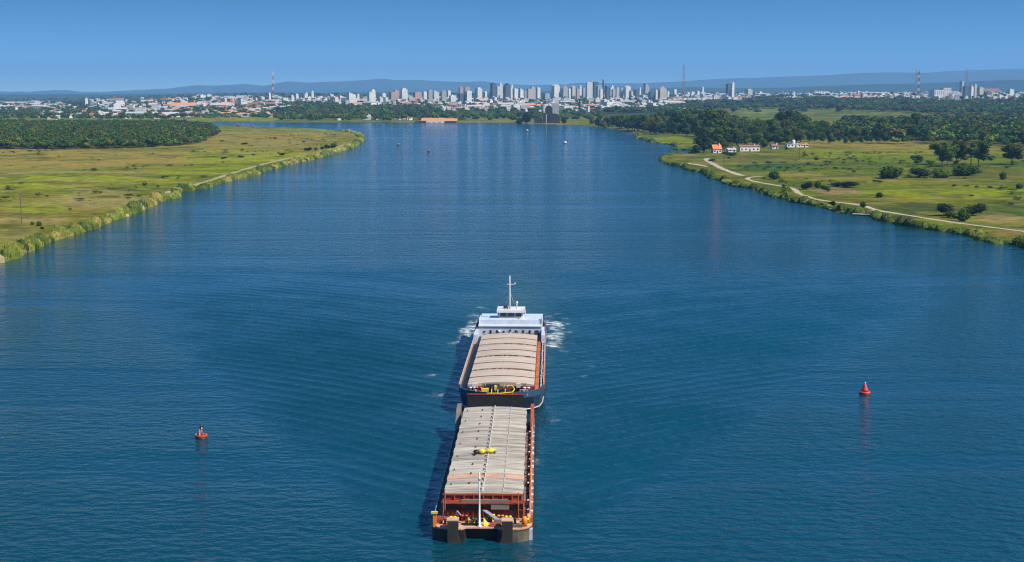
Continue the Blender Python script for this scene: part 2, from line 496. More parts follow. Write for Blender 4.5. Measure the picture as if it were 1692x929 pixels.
    L.new(math2('ADD', math2('MULTIPLY', fo, 0.6), 0.10), b.inputs['Roughness'])
    b.inputs['IOR'].default_value = 1.33
    me = np_mesh('water', np.stack([X, Y, Z], -1).reshape(-1, 3), faces, C, [m], None, True)
    tag(link('water', me), kind='structure')
build_water()

# ------------------------------------------------------------------ far hills
def build_hills(name, prof, d0, d1, d2, col, seed, step=6):
    xs = np.array([p[0] for p in prof]); yv = np.array([p[1] for p in prof])
    px = np.arange(xs[0], xs[-1], step)
    top = np.interp(px, xs, yv)
    nrow = 26
    Yr = np.concatenate([np.linspace(d0, d1, 18), np.linspace(d1, d2, 9)[1:]])
    V = []; C = []
    for j, Y in enumerate(Yr):
        t = (Y - d0) / (d1 - d0) if Y <= d1 else 1 - (Y - d1) / (d2 - d1)
        t = max(0.0, t)
        X = (px - 846) / F * Y
        zc = CAM_H - (top - 150) * d1 * CT / F          # crest height in metres
        n = fbm(X, np.full(X.shape, Y), 1600, seed) - 0.5
        z = 10 + (np.maximum(zc, 20) - 10) * (smooth(0, 1, t)) * (1 + (n * 1.0) * math.sin(math.pi * min(1, t)) ) + n * 30 * (1 - t) * t
        if abs(t - 1) < 1e-6: z = zc + (fbm(X, X * 0, 700, seed + 1) - 0.5) * 10
        if t <= 0: z = z * 0 - 2
        V.append(np.stack([X, np.full(X.shape, Y), z], -1))
        g = fbm(X, np.full(X.shape, Y), 900, seed + 5)[:, None]
        C.append(np.array(col) * (0.6 + 0.9 * g))
    V = np.array(V); C = np.array(C)
    ny, nx = V.shape[:2]
    idx = np.arange(nx * ny).reshape(ny, nx)
    faces = np.stack([idx[:-1, :-1], idx[:-1, 1:], idx[1:, 1:], idx[1:, :-1]], -1).reshape(-1, 4)
    me = np_mesh(name, V.reshape(-1, 3), faces, C.reshape(-1, 3), [attr_mat('hill_material', 0.95, 0.002, 0.8, 1.2)], None, True)
    tag(link(name, me), kind='structure')

prof_far = [(-700, 150), (-200, 150), (0, 151.5), (55, 151.5), (95, 149), (120, 149), (137, 152), (180, 152), (230, 149), (280, 147), (330, 141), (360, 142), (410, 139), (440, 142), (480, 134.5), (510, 137), (560, 135),
            (600, 133), (636, 130), (655, 133), (680, 132), (720, 134), (760, 136), (800, 135), (830, 139), (850, 140), (880, 141), (930, 140), (960, 137), (1010, 138), (1060, 138), (1120, 135), (1200, 130),
            (1250, 129), (1320, 126), (1360, 125), (1420, 121), (1470, 120), (1520, 121), (1560, 118), (1600, 116), (1692, 114), (1900, 112), (2300, 114)]
build_hills('hills', prof_far, 17000, 22500, 27000, (0.05, 0.07, 0.05), 31)
prof_mid = [(-700, 158), (0, 160), (180, 159), (210, 156), (250, 157), (300, 159), (380, 159), (400, 156.5), (440, 156), (520, 158), (560, 153), (640, 152), (740, 155), (840, 152), (960, 150), (1080, 147), (1140, 144), (1200, 146),
            (1300, 145), (1400, 141), (1500, 139), (1560, 137), (1640, 134), (1700, 133), (1900, 132), (2300, 136)]
build_hills('low_hills', prof_mid, 9500, 12500, 15500, (0.028, 0.045, 0.028), 47)

# ------------------------------------------------------------------ vegetation templates
def ico(sub):
    bm = bmesh.new(); bmesh.ops.create_icosphere(bm, subdivisions=sub, radius=1)
    v = np.array([x.co[:] for x in bm.verts]); f = np.array([[y.index for y in x.verts] for x in bm.faces]); bm.free()
    return v, f
ICO1 = ico(1); ICO2 = ico(2)

def crown_geo(r, lobes, nleaf, ls, cols, core=True):
    """lobes: (cx,cy,cz,rx,ry,rz); returns verts, tri faces, vertex colours"""
    Vs, Fs, Cs = [], [], []; off = 0
    cols = np.array(cols)
    if core:
        for lb in lobes:
            v, f = ICO1
            vv = v * (0.78 + 0.25 * r.random((len(v), 1))) * np.array(lb[3:6]) * 0.86 + np.array(lb[:3])
            Vs.append(vv); Fs.append(f + off); off += len(v)
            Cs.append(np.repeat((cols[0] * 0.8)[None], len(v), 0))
    vol = np.array([l[3] * l[4] for l in lobes]); vol = vol / vol.sum()
    for lb, wv in zip(lobes, vol):
        n = max(6, int(nleaf * wv))
        d = r.normal(size=(n, 3)); d /= np.linalg.norm(d, axis=1)[:, None]
        d[:, 2] = np.where(d[:, 2] < -0.45, -d[:, 2], d[:, 2])
        rad = r.uniform(0.72, 1.12, (n, 1))
        c = d * rad * np.array(lb[3:6]) + np.array(lb[:3])
        nr = d + r.normal(size=(n, 3)) * 0.55; nr /= np.linalg.norm(nr, axis=1)[:, None]
        u = np.cross(nr, r.normal(size=(n, 3))); u /= np.linalg.norm(u, axis=1)[:, None] + 1e-9
        w2 = np.cross(nr, u)
        s = ls * r.uniform(0.6, 1.4, (n, 1))
        p = [c + u * s, c - u * s * 0.6 + w2 * s * 0.8, c - u * s * 0.5 - w2 * s * 0.8]
        vv = np.stack(p, 1).reshape(-1, 3)
        ff = np.arange(n * 3).reshape(-1, 3) + off; off += n * 3
        k = r.integers(0, len(cols), n)
        tone = cols[k] * r.uniform(0.75, 1.3, (n, 1))
        Vs.append(vv); Fs.append(ff); Cs.append(np.repeat(tone, 3, 0))
    return np.vstack(Vs), np.vstack(Fs), np.vstack(Cs)

def trunk_geo(h, r0, limbs, r):
    V, Fc = [], []
    def tube(p0, p1, a, b, n=6):
        p0 = Vector(p0); p1 = Vector(p1); d = (p1 - p0).normalized()
        u = d.orthogonal().normalized(); w3 = d.cross(u)
        o = len(V)
        for p, rr in ((p0, a), (p1, b)):
            for i in range(n):
                an = 2 * math.pi * i / n
                V.append(tuple(p + (u * math.cos(an) + w3 * math.sin(an)) * rr))
        for i in range(n):
            j = (i + 1) % n
            Fc.append((o + i, o + j, o + n + j)); Fc.append((o + i, o + n + j, o + n + i))
    tube((0, 0, -0.02), (0.01, 0.0, h * 0.55), r0, r0 * 0.7)
    tube((0.01, 0, h * 0.55), (0, 0.01, h), r0 * 0.7, r0 * 0.4)
    for lx, ly, lz in limbs:
        tube((0, 0, h * 0.6), (lx, ly, lz), r0 * 0.5, r0 * 0.18)
    return np.array(V), np.array(Fc)

def rnd_lobes(r, n, hw, z0, z1, lr):
    out = []
    for i in range(n):
        t = (i + 0.5) / n
        z = z0 + (z1 - z0) * t
        wd = hw * math.sin(math.pi * min(0.95, max(0.22, (0.25 + 0.7 * t))))
        a = r.uniform(0, 6.28); d = wd * r.uniform(0.25, 0.75)
        q = lr * r.uniform(0.75, 1.2) * (0.7 + 0.5 * math.sin(math.pi * t))
        out.append((d * math.cos(a), d * math.sin(a), z, q * 1.15, q * 1.15, q * 0.9))
    return out

LEAFC = [(0.04, 0.085, 0.010), (0.07, 0.12, 0.014), (0.03, 0.065, 0.012)]
LEAFO = [(0.08, 0.10, 0.014), (0.085, 0.08, 0.014), (0.06, 0.085, 0.014)]
LEAFD = [(0.016, 0.035, 0.014), (0.024, 0.048, 0.016)]
LEAFL = [(0.095, 0.145, 0.018), (0.07, 0.115, 0.016)]

def tree_templates():
    T = []
    specs = [  # name, lobes, half width, z0, z1, lobe radius, colours
        ('broad', 12, 0.36, 0.16, 0.84, 0.18, LEAFC), ('broad', 13, 0.40, 0.15, 0.82, 0.19, LEAFC), ('tall', 11, 0.24, 0.14, 0.88, 0.15, LEAFC),
        ('broad', 12, 0.38, 0.16, 0.84, 0.18, LEAFO), ('tall', 11, 0.27, 0.12, 0.86, 0.16, LEAFD), ('broad', 11, 0.34, 0.15, 0.82, 0.18, LEAFL)]
    for i, (k, nl, hw, z0, z1, lr, cc) in enumerate(specs):
        r = np.random.default_rng(50 + i)
        lobes = rnd_lobes(r, nl, hw, z0, z1, lr)
        cv, cf, ccol = crown_geo(r, lobes, 1500, 0.035, cc)
        tv, tf = trunk_geo(0.6, 0.028, [(l[0] * .8, l[1] * .8, l[2]) for l in lobes[:5]], r)
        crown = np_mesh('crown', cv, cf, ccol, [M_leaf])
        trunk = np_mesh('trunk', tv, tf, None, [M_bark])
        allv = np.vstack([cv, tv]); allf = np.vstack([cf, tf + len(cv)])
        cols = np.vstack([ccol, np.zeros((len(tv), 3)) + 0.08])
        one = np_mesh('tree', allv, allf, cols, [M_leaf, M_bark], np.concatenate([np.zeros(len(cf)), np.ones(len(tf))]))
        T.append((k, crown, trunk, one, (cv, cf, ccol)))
    return T
TT = tree_templates()

def open_template(seed, cc, n=9, spread=0.42, gaps=True):
    """field tree whose clumps stand apart so the ground shows between them"""
    r = np.random.default_rng(seed)
    lobes = []
    for i in range(n):
        a = r.uniform(0, 6.28); d = spread * math.sqrt(r.uniform(0.02, 1)); z = r.uniform(0.42, 0.9) - 0.25 * d
        q = r.uniform(0.09, 0.17)
        lobes.append((d * math.cos(a), d * math.sin(a) * 0.8, z - 0.1, q * 1.3, q * 1.3, q * 1.0))
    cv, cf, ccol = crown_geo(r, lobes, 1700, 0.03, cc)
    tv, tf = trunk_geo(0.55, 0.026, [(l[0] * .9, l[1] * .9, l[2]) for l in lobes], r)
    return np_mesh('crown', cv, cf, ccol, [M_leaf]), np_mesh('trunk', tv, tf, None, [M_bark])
OPEN = [open_template(71, LEAFL, 12), open_template(72, LEAFL, 13, 0.36), open_template(73, LEAFO, 12, 0.3)]

def place(name, mesh, loc, sc, rz, label, cat, group=None):
    o = link(name, mesh)
    o.location = loc; o.scale = sc if hasattr(sc, '__len__') else (sc, sc, sc); o.rotation_euler = (0, 0, rz)
    return tag(o, label, cat, group)

def parted_tree(crown, trunk, loc, h, wf, rz, label, cat='tree', group=None, name='tree'):
    o = link(name); o.location = loc; o.rotation_euler = (0, 0, rz); o.scale = (h * wf, h * wf, h)
    tag(o, label, cat, group)
    link('crown', crown, o); link('trunk', trunk, o)
    return o

# bush templates
def bush_templates():
    out = []
    for i, cc in enumerate([LEAFC, LEAFD, LEAFL, LEAFC]):
        r = np.random.default_rng(200 + i)
        lobes = [(r.uniform(-.3, .3), r.uniform(-.25, .25), r.uniform(.22, .5), *(r.uniform(.24, .42, 2)), r.uniform(.22, .42)) for _ in range(6)]
        cv, cf, ccol = crown_geo(r, lobes, 700, 0.05, cc)
        out.append((np_mesh('bush', cv, cf, ccol, [M_leaf]), (cv, cf, ccol)))
    return out
BT = bush_templates()

def scatter_mesh(name, label, cat, pts, geos, hs, ws, group=None, tv=0.5):
    """many crowns merged into one stuff object"""
    Vs, Fs, Cs = [], [], []; off = 0
    for i, p in enumerate(pts):
        v, f, c = geos[i % len(geos)]
        a = rng.uniform(0, 6.28); ca_, sa_ = math.cos(a), math.sin(a)
        x = (v[:, 0] * ca_ - v[:, 1] * sa_) * ws[i]; y = (v[:, 0] * sa_ + v[:, 1] * ca_) * ws[i]
        Vs.append(np.stack([x + p[0], y + p[1], v[:, 2] * hs[i] + p[2]], -1)); Fs.append(f + off); off += len(v)
        tint = rng.uniform(1 - tv, 1 + tv); warm = rng.uniform(0.8, 1.3)
        Cs.append(c * np.array([tint * warm, tint, tint * 0.95]))
    me = np_mesh(name, np.vstack(Vs), np.vstack(Fs), np.vstack(Cs), [attr_mat('wood_leaf_material', 0.85, 0.08, 0.75, 1.2)])
    return tag(link(name, me), label, cat, group, 'stuff')

def low_geo(seed, cc, nleaf=90, ls=0.12):
    r = np.random.default_rng(seed)
    lobes = [(r.uniform(-.22, .22), r.uniform(-.22, .22), r.uniform(.4, .68), r.uniform(.26, .4), r.uniform(.26, .4), r.uniform(.25, .34)) for _ in range(3)]
    return crown_geo(r, lobes, nleaf, ls, cc)
LOW = [low_geo(300 + i, c, 130, 0.085) for i, c in enumerate([LEAFC, LEAFC, LEAFO, LEAFC, LEAFC, LEAFL])]

def region_pts(poly_px, spacing, jitter=0.45, on=True):
    """jittered grid points inside a photo-space polygon laid on the flat ground"""
    W = np.array([[at(x, y, 1).x, at(x, y, 1).y] for x, y in poly_px])
    x0, y0 = W.min(0); x1, y1 = W.max(0)
    gx, gy = np.meshgrid(np.arange(x0, x1, spacing), np.arange(y0, y1, spacing))
    gx = gx + rng.uniform(-jitter, jitter, gx.shape) * spacing; gy = gy + rng.uniform(-jitter, jitter, gy.shape) * spacing
    m = pip(gx.ravel(), gy.ravel(), W)
    X, Y = gx.ravel()[m], gy.ravel()[m]
    Z = ground_z(X, Y)
    s = shore_dist(X, Y)
    k = s > 5
    return np.stack([X[k], Y[k], Z[k]], -1)

# left forest: one mass of crowns
lf = region_pts([(-260, 247), (0, 247), (120, 246.5), (200, 245.5), (262, 244), (310, 240), (345, 232), (361, 222), (352, 215), (320, 209), (280, 207), (-500, 206)], 7.6)
n = len(lf)
hh = rng.uniform(5.0, 9.5, n) + 4.0 * fbm(lf[:, 0], lf[:, 1], 60, 77) - 1.0
scatter_mesh('forest', 'dark green forest massed across the left side behind the tan meadow', 'forest', lf, LOW, hh, rng.uniform(8.5, 14, n), None, 0.28)

# ------------------------------------------------------------------ simple mesh builder for built things
class MB:
    def __init__(s): s.v = []; s.f = []; s.m = []
    def add(s, vs, fs, m=0):
        o = len(s.v); s.v += [tuple(x) for x in vs]; s.f += [tuple(o + i for i in q) for q in fs]; s.m += [m] * len(fs); return s
    def box(s, x0, x1, y0, y1, z0, z1, m=0):
        return s.add([(x0, y0, z0), (x1, y0, z0), (x1, y1, z0), (x0, y1, z0), (x0, y0, z1), (x1, y0, z1), (x1, y1, z1), (x0, y1, z1)],
                     [(0, 3, 2, 1), (4, 5, 6, 7), (0, 1, 5, 4), (1, 2, 6, 5), (2, 3, 7, 6), (3, 0, 4, 7)], m)
    def tube(s, p0, p1, r0, r1=None, n=8, m=0):
        r1 = r0 if r1 is None else r1
        p0 = Vector(p0); p1 = Vector(p1); d = (p1 - p0).normalized(); u = d.orthogonal().normalized(); w3 = d.cross(u)
        vs = [p + (u * math.cos(2 * math.pi * i / n) + w3 * math.sin(2 * math.pi * i / n)) * r for p, r in ((p0, r0), (p1, r1)) for i in range(n)]
        fs = [(i, (i + 1) % n, n + (i + 1) % n, n + i) for i in range(n)] + [tuple(range(n))[::-1], tuple(range(n, 2 * n))]
        return s.add(vs, fs, m)
    def path(s, pts, r, n=6, m=0):
        for a, b in zip(pts, pts[1:]): s.tube(a, b, r, r, n, m)
        return s
    def lathe(s, prof, c=(0, 0, 0), n=16, m=0):
        vs = [(c[0] + r * math.cos(2 * math.pi * i / n), c[1] + r * math.sin(2 * math.pi * i / n), c[2] + z) for r, z in prof for i in range(n)]
        fs = [(k * n + i, k * n + (i + 1) % n, (k + 1) * n + (i + 1) % n, (k + 1) * n + i) for k in range(len(prof) - 1) for i in range(n)]
        fs += [tuple(range(n))[::-1], tuple(range((len(prof) - 1) * n, len(prof) * n))]
        return s.add(vs, fs, m)
    def prism(s, pl, z0, z1, m=0):
        n = len(pl)
        vs = [(x, y, z0) for x, y in pl] + [(x, y, z1) for x, y in pl]
        return s.add(vs, [tuple(range(n))[::-1], tuple(range(n, 2 * n))] + [(i, (i + 1) % n, n + (i + 1) % n, n + i) for i in range(n)], m)
    def gable(s, x0, x1, y0, y1, z, h, ov=0.4, m=0, along='x'):
        x0 -= ov; x1 += ov; y0 -= ov; y1 += ov
        if along == 'x':
            c = (y0 + y1) / 2
            vs = [(x0, y0, z), (x1, y0, z), (x1, y1, z), (x0, y1, z), (x0, c, z + h), (x1, c, z + h)]
            fs = [(0, 1, 5, 4), (2, 3, 4, 5), (0, 4, 3), (1, 2, 5), (0, 3, 2, 1)]
        else:
            c = (x0 + x1) / 2
            vs = [(x0, y0, z), (x1, y0, z), (x1, y1, z), (x0, y1, z), (c, y0, z + h), (c, y1, z + h)]
            fs = [(0, 1, 4), (1, 2, 5, 4), (2, 3, 5), (3, 0, 4, 5), (0, 3, 2, 1)]
        return s.add(vs, fs, m)
    def mesh(s, name, mats, sm=False):
        me = bpy.data.meshes.new(name); me.from_pydata(s.v, [], s.f)
        for q in mats: me.materials.append(q)
        me.polygons.foreach_set('material_index', s.m)
        if sm: me.polygons.foreach_set('use_smooth', [True] * len(s.f))
        me.update(); return me
    def build(s, name, mats, parent=None, sm=False):
        if not isinstance(mats, (list, tuple)): mats = [mats]
        return link(name, s.mesh(name, mats, sm), parent)

# ------------------------------------------------------------------ high-rises of the skyline
def ordinal(n): return ['', 'first', 'second', 'third', 'fourth', 'fifth', 'sixth', 'seventh', 'eighth', 'ninth', 'tenth', 'eleventh', 'twelfth', 'thirteenth', 'fourteenth', 'fifteenth', 'sixteenth', 'seventeenth', 'eighteenth', 'nineteenth', 'twentieth', 'twenty-first', 'twenty-second', 'twenty-third', 'twenty-fourth', 'twenty-fifth', 'twenty-sixth', 'twenty-seventh', 'twenty-eighth'][n]

WALLS = {'w': (M_plaster, 'white'), 'c': (M_cream, 'cream'), 'p': (M_pink, 'pinkish'), 'g': (M_greyw, 'grey'), 'd': (M_bronze, 'dark')}
def facade(wc):
    """wall colour with rows of dark window openings every storey"""
    nm = 'facade_' + WALLS[wc][1]
    if nm in _mats: return _mats[nm]
    m = WALLS[wc][0].copy(); m.name = nm
    t = m.node_tree; b = t.nodes['Principled BSDF']
    src = b.inputs['Base Color'].links[0].from_socket
    tcn = N(t, 'ShaderNodeTexCoord'); sp = N(t, 'ShaderNodeSeparateXYZ'); t.links.new(tcn.outputs['Object'], sp.inputs[0])
    def mm(op, a, bb):
        q = N(t, 'ShaderNodeMath', operation=op)
        for i, v in enumerate((a, bb)):
            if isinstance(v, (int, float)): q.inputs[i].default_value = v
            else: t.links.new(v, q.inputs[i])
        return q.outputs[0]
    zf = mm('FRACT', mm('DIVIDE', sp.outputs[2], 3.4), 0)
    hf = mm('FRACT', mm('DIVIDE', mm('ADD', sp.outputs[0], mm('ADD', sp.outputs[1], 300.0)), 3.1), 0)
    wz = mm('MULTIPLY', mm('GREATER_THAN', zf, 0.42), mm('LESS_THAN', zf, 0.76))
    wx = mm('GREATER_THAN', hf, 0.54)
    gn = N(t, 'ShaderNodeNewGeometry'); sn = N(t, 'ShaderNodeSeparateXYZ'); t.links.new(gn.outputs['Normal'], sn.inputs[0])
    side = mm('LESS_THAN', mm('ABSOLUTE', sn.outputs[2], 0), 0.5)
    f = mm('MULTIPLY', mm('MULTIPLY', wz, wx), side)
    c = mixc(t, f, src, (0.05, 0.07, 0.09))
    t.links.new(c, b.inputs['Base Color'])
    _mats[nm] = m
    return m
# x0, x1, ytop, ybase, wall, roof form
towers = [
 (443, 448, 154, 168, 'w', 'flat'), (480.5, 486, 157, 170, 'w', 'box'), (487, 493.5, 155, 168, 'w', 'box'), (502, 509, 153, 166, 'w', 'step'), (514, 519, 151, 166, 'w', 'flat'),
 (560, 566, 159, 169, 'w', 'flat'), (573, 588, 153, 171, 'w', 'slope'), (590, 594, 156, 170, 'w', 'flat'), (607, 621, 148, 171, 'w', 'step'), (630, 638, 154, 164, 'w', 'box'),
 (643, 660, 149, 167, 'p', 'step'), (661, 674, 146, 167, 'w', 'box'), (682, 697, 153, 165, 'p', 'flat'), (698, 706, 152, 167, 'w', 'flat'), (706, 715, 149, 167, 'g', 'flat'), (716, 726, 149, 169, 'w', 'slope'),
 (728, 738, 150, 168, 'g', 'box'), (738, 745, 150, 164, 'w', 'flat'), (742, 754, 158, 171, 'w', 'flat'), (757, 768, 155, 170, 'd', 'flat'), (768, 780, 151, 170, 'w', 'flat'), (758, 765, 143, 160, 'p', 'box'),
 (767, 777, 144, 160, 'p', 'flat'), (785, 797, 145, 165, 'w', 'box'), (799, 805, 151, 163, 'w', 'dome'), (810, 820, 138, 162, 'd', 'flat'), (820, 831, 138, 163, 'w', 'step'), (831, 844, 138, 166, 'd', 'gable'),
 (841, 848, 140, 165, 'w', 'step'), (847, 856, 147, 166, 'w', 'flat'), (857, 865, 146, 164, 'w', 'slope'), (866, 870, 151, 167, 'g', 'flat'), (870, 885, 143, 166, 'c', 'step'), (885, 893, 145, 163, 'w', 'flat'),
 (897, 909, 155, 167, 'g', 'flat'), (911, 925, 140, 164, 'w', 'dome'), (926, 938, 140, 164, 'g', 'gable'), (938, 943, 147, 165, 'w', 'flat'), (942, 951, 142, 160, 'c', 'dome'), (951, 958, 147, 167, 'p', 'flat'),
 (956, 961, 141, 160, 'w', 'dome'), (962, 967, 146, 164, 'g', 'flat'), (968, 979, 137, 162, 'w', 'flat'), (979, 989, 136, 160, 'd', 'flat'), (984, 995, 141, 164, 'g', 'dome'), (990, 996, 147, 165, 'w', 'dome'),
 (999, 1006, 142, 163, 'd', 'slope'), (1006, 1014, 141, 161, 'w', 'step'), (1010, 1017, 148, 162, 'g', 'flat'), (1017, 1023, 145, 161, 'c', 'flat'), (1025, 1030, 147, 162, 'w', 'flat'), (1031, 1042, 142, 162, 'w', 'dome'),
 (1041, 1046, 149, 162, 'c', 'slope'), (1047, 1055, 150, 161, 'd', 'flat'), (1055, 1059, 145, 158, 'w', 'flat'), (1063, 1073, 138, 158, 'g', 'sail'), (1071, 1082, 152, 165, 'd', 'flat'), (1082, 1087, 149, 164, 'w', 'flat'),
 (1087, 1101, 143, 165, 'c', 'gable'), (1101, 1106, 150, 160, 'w', 'slope'), (1112, 1118, 148, 160, 'w', 'flat'), (1140, 1146, 154, 162, 'w', 'flat'), (1149, 1156, 151, 162, 'w', 'flat'), (1159, 1163, 144, 158, 'w', 'flat'),
 (1199, 1207, 139, 160, 'd', 'flat'), (1207, 1213, 136, 165, 'w', 'dome'), (1202, 1209, 150, 165, 'w', 'flat'), (1230, 1243, 147, 158, 'c', 'box'),
 (1422, 1427, 155, 168, 'p', 'flat'), (1585, 1593, 130, 150, 'g', 'flat'), (1590, 1600, 143, 162, 'd', 'flat'), (1601, 1608, 142, 162, 'w', 'box'), (1608, 1613, 140, 162, 'c', 'flat'), (1614, 1624, 145, 161, 'c', 'flat'),
 (1664, 1675, 148, 160, 'w', 'flat'), (140, 146, 162, 175, 'w', 'box'),
]
FORM = {'flat': 'flat-topped', 'box': 'box-crowned', 'step': 'stepped', 'slope': 'slant-roofed', 'dome': 'round-topped', 'gable': 'peak-roofed', 'sail': 'curved sail-shaped'}
def tower_label(i, x0, x1, yt, yb, wc, form):
    x = (x0 + x1) / 2
    size = 'slender' if (x1 - x0) < 6.5 else ('broad' if (x1 - x0) > 10.5 else '')
    h = 'tall' if yb - yt > 20 else ('low' if yb - yt < 12 else '')
    d = ' '.join(q for q in (h or size, FORM[form], WALLS[wc][1], 'high-rise') if q)
    marks = [(140, 'left of the skyline above the forest'), (452, 'the striped mast in the left town'), (614, 'the lone tall white block'), (815, 'the dark slab tower'), (918, 'the broad round-topped tower'),
             (996, 'the thin chimney tower'), (1068, 'the curved sail-shaped tower'), (1129, 'the tallest lattice mast'), (1210, 'the white twin towers'), (1517, 'the dark-striped mast'), (1597, 'the pale lattice mast at far right')]
    if x < 200: return 'small white block with a dark cap standing ' + marks[0][1]
    special = {(607, 621): 'lone tall white high-rise with a stepped top standing clear before the hills', (810, 820): 'tall dark slab high-rise beside a stepped white tower near mid-skyline',
               (911, 925): 'broad round-topped white high-rise at the skyline centre', (1063, 1073): 'curved sail-shaped grey tower on the right half of the skyline',
               (1199, 1207): 'dark tall block behind the white round-topped tower right of the tallest mast', (1207, 1213): 'slender white tower right of the tallest lattice mast, taller of the twin pair'}
    if (x0, x1) in special: return special[(x0, x1)]
    m = min((q for q in marks[1:]), key=lambda q: abs(q[0] - x))
    rank = sorted([t for t in towers if min(marks[1:], key=lambda q: abs(q[0] - (t[0] + t[1]) / 2)) == m and ((t[0] + t[1]) / 2 > m[0]) == (x > m[0])], key=lambda t: abs((t[0] + t[1]) / 2 - m[0]))
    k = [t[0] for t in rank].index(x0) + 1
    side = 'right' if x > m[0] else 'left'
    return f'{d}, {ordinal(k)} to the {side} of {m[1]}'

for i, (x0, x1, yt, yb, wc, form) in enumerate(towers):
    base = on_ground((x0 + x1) / 2, yb + 0.6, 6200)
    mpp = base.y / (F / CT)
    W = (x1 - x0) * mpp; H = (yb + 0.6 - yt) * mpp
    rr = random.Random(i)
    yaw = R(rr.uniform(22, 48))
    if W > 9.5 * mpp: yaw = R(rr.uniform(14, 34))
    asp = rr.uniform(0.6, 1.0)
    # rotated footprint a x b spans W as seen from the camera
    a = W / (math.cos(yaw) + asp * math.sin(yaw)); b = a * asp
    hx, hy = a / 2, b / 2
    mb = MB()
    top = H
    if form == 'flat': mb.box(-hx, hx, -hy, hy, -3, top); mb.box(-hx * 0.3, hx * 0.25, -hy * 0.3, hy * 0.3, top, top + 2.0)
    elif form == 'box': top = H * 0.9; mb.box(-hx, hx, -hy, hy, -3, top); mb.box(-hx * 0.5, hx * 0.55, -hy * 0.5, hy * 0.5, top, H)
    elif form == 'step':
        top = H * 0.82; mb.box(-hx, hx, -hy, hy, -3, top); mb.box(-hx * 0.1, hx * 0.95, -hy * 0.9, hy * 0.8, top, H * 0.93); mb.box(hx * 0.1, hx * 0.7, -hy * 0.6, hy * 0.5, H * 0.93, H)
    elif form == 'slope':
        top = H * 0.8; mb.box(-hx, hx, -hy, hy, -3, top)
        mb.add([(-hx, -hy, top), (hx, -hy, top), (hx, hy, top), (-hx, hy, top), (-hx, -hy, H), (-hx, hy, H)], [(0, 1, 4), (1, 2, 5, 4), (2, 3, 5), (3, 0, 4, 5)])
    elif form == 'gable': top = H * 0.78; mb.box(-hx, hx, -hy, hy, -3, top); mb.gable(-hx, hx, -hy, hy, top, H - top, 0, 0, 'y')
    elif form == 'dome':
        top = H * 0.82; mb.box(-hx, hx, -hy, hy, -3, top)
        arc = [(hx * math.cos(q), top + (H - top) * math.sin(q)) for q in np.linspace(0, math.pi, 9)]
        n_ = len(arc); vs = [(x, -hy, z) for x, z in arc] + [(x, hy, z) for x, z in arc]
        mb.add(vs, [tuple(range(n_)), tuple(range(n_, 2 * n_))[::-1]] + [(j, n_ + j, n_ + j + 1, j + 1) for j in range(n_ - 1)])
    elif form == 'sail':
        arc = [(-hx, -3), (-hx, H)] + [(-hx + 2 * hx * math.sin(q), H * (0.42 + 0.56 * math.cos(q))) for q in np.linspace(0.12, math.pi / 2, 7)] + [(hx * 0.8, -3)]
        n_ = len(arc); vs = [(x, -hy, z) for x, z in arc] + [(x, hy, z) for x, z in arc]
        mb.add(vs, [tuple(range(n_))[::-1], tuple(range(n_, 2 * n_))] + [(j, (j + 1) % n_, n_ + (j + 1) % n_, n_ + j) for j in range(n_)])
        top = H * 0.4
    o = mb.build('high_rise', facade(wc))
    o.location = base; o.rotation_euler = (0, 0, yaw)
    tag(o, tower_label(i, x0, x1, yt, yb, wc, form), 'high-rise', 'high-rises of the city skyline')

# ------------------------------------------------------------------ masts and chimneys
M_red = worn('red_mast_paint', (0.45, 0.08, 0.05), None, 0.4, 0.2)
M_steel = worn('galvanised_steel', (0.42, 0.42, 0.43), None, 0.4, 0.3, 0.5, 0.3)
M_dksteel = worn('dark_steel', (0.06, 0.055, 0.055), (0.1, 0.05, 0.03), 0.5, 0.8, 0.5)
def mast(px, yt, yb, wtop, wbase, mats, label, dmax=5200):
    base = on_ground(px, yb, dmax)
    mpp = base.y / (F / CT); H = (yb - yt) * mpp
    root = link('lattice_mast'); root.location = base; tag(root, label, 'mast')
    secs = 8
    for k in range(secs):
        mb = MB(); z0 = H * 0.93 * k / secs; z1 = H * 0.93 * (k + 1) / secs
        w0 = (wbase + (wtop - wbase) * k / secs) * mpp / 2; w1 = (wbase + (wtop - wbase) * (k + 1) / secs) * mpp / 2
        r = 0.16 * mpp
        cs = [(1, 1), (-1, 1), (-1, -1), (1, -1)]
        for a, b in cs: mb.tube((a * w0, b * w0, z0), (a * w1, b * w1, z1), r, r, 5)
        nb = 3
        for j in range(nb):
            za = z0 + (z1 - z0) * j / nb; zb = z0 + (z1 - z0) * (j + 1) / nb
            wa = w0 + (w1 - w0) * j / nb; wb_ = w0 + (w1 - w0) * (j + 1) / nb
            for q in range(4):
                c0, c1 = cs[q], cs[(q + 1) % 4]
                mb.tube((c0[0] * wa, c0[1] * wa, za), (c1[0] * wb_, c1[1] * wb_, zb), r * 0.7, r * 0.7, 4)
                mb.tube((c1[0] * wa, c1[1] * wa, za), (c0[0] * wb_, c0[1] * wb_, zb), r * 0.7, r * 0.7, 4)
        mb.build('lattice_section', mats[k % len(mats)], root)
    ant = MB(); ant.tube((0, 0, H * 0.93), (0, 0, H), 0.22 * mpp, 0.12 * mpp)
    ant.build('antenna', mats[-1], root)
    for q, zz in ((0, 0.72), (1, 0.8), (2, 0.88)):
        an = q * 2.1; dr = MB(); dr.tube((math.cos(an) * wtop * mpp * .6, math.sin(an) * wtop * mpp * .6, H * zz - 1.4), (math.cos(an) * wtop * mpp * .6, math.sin(an) * wtop * mpp * .6, H * zz + 1.4), 0.5 * mpp, 0.5 * mpp, 8)
        dr.build('panel_antenna', M_steel, root)
mast(452, 117, 167, 1.6, 2.6, [M_red, M_white], 'red and white lattice mast standing in the town left of the high-rises')
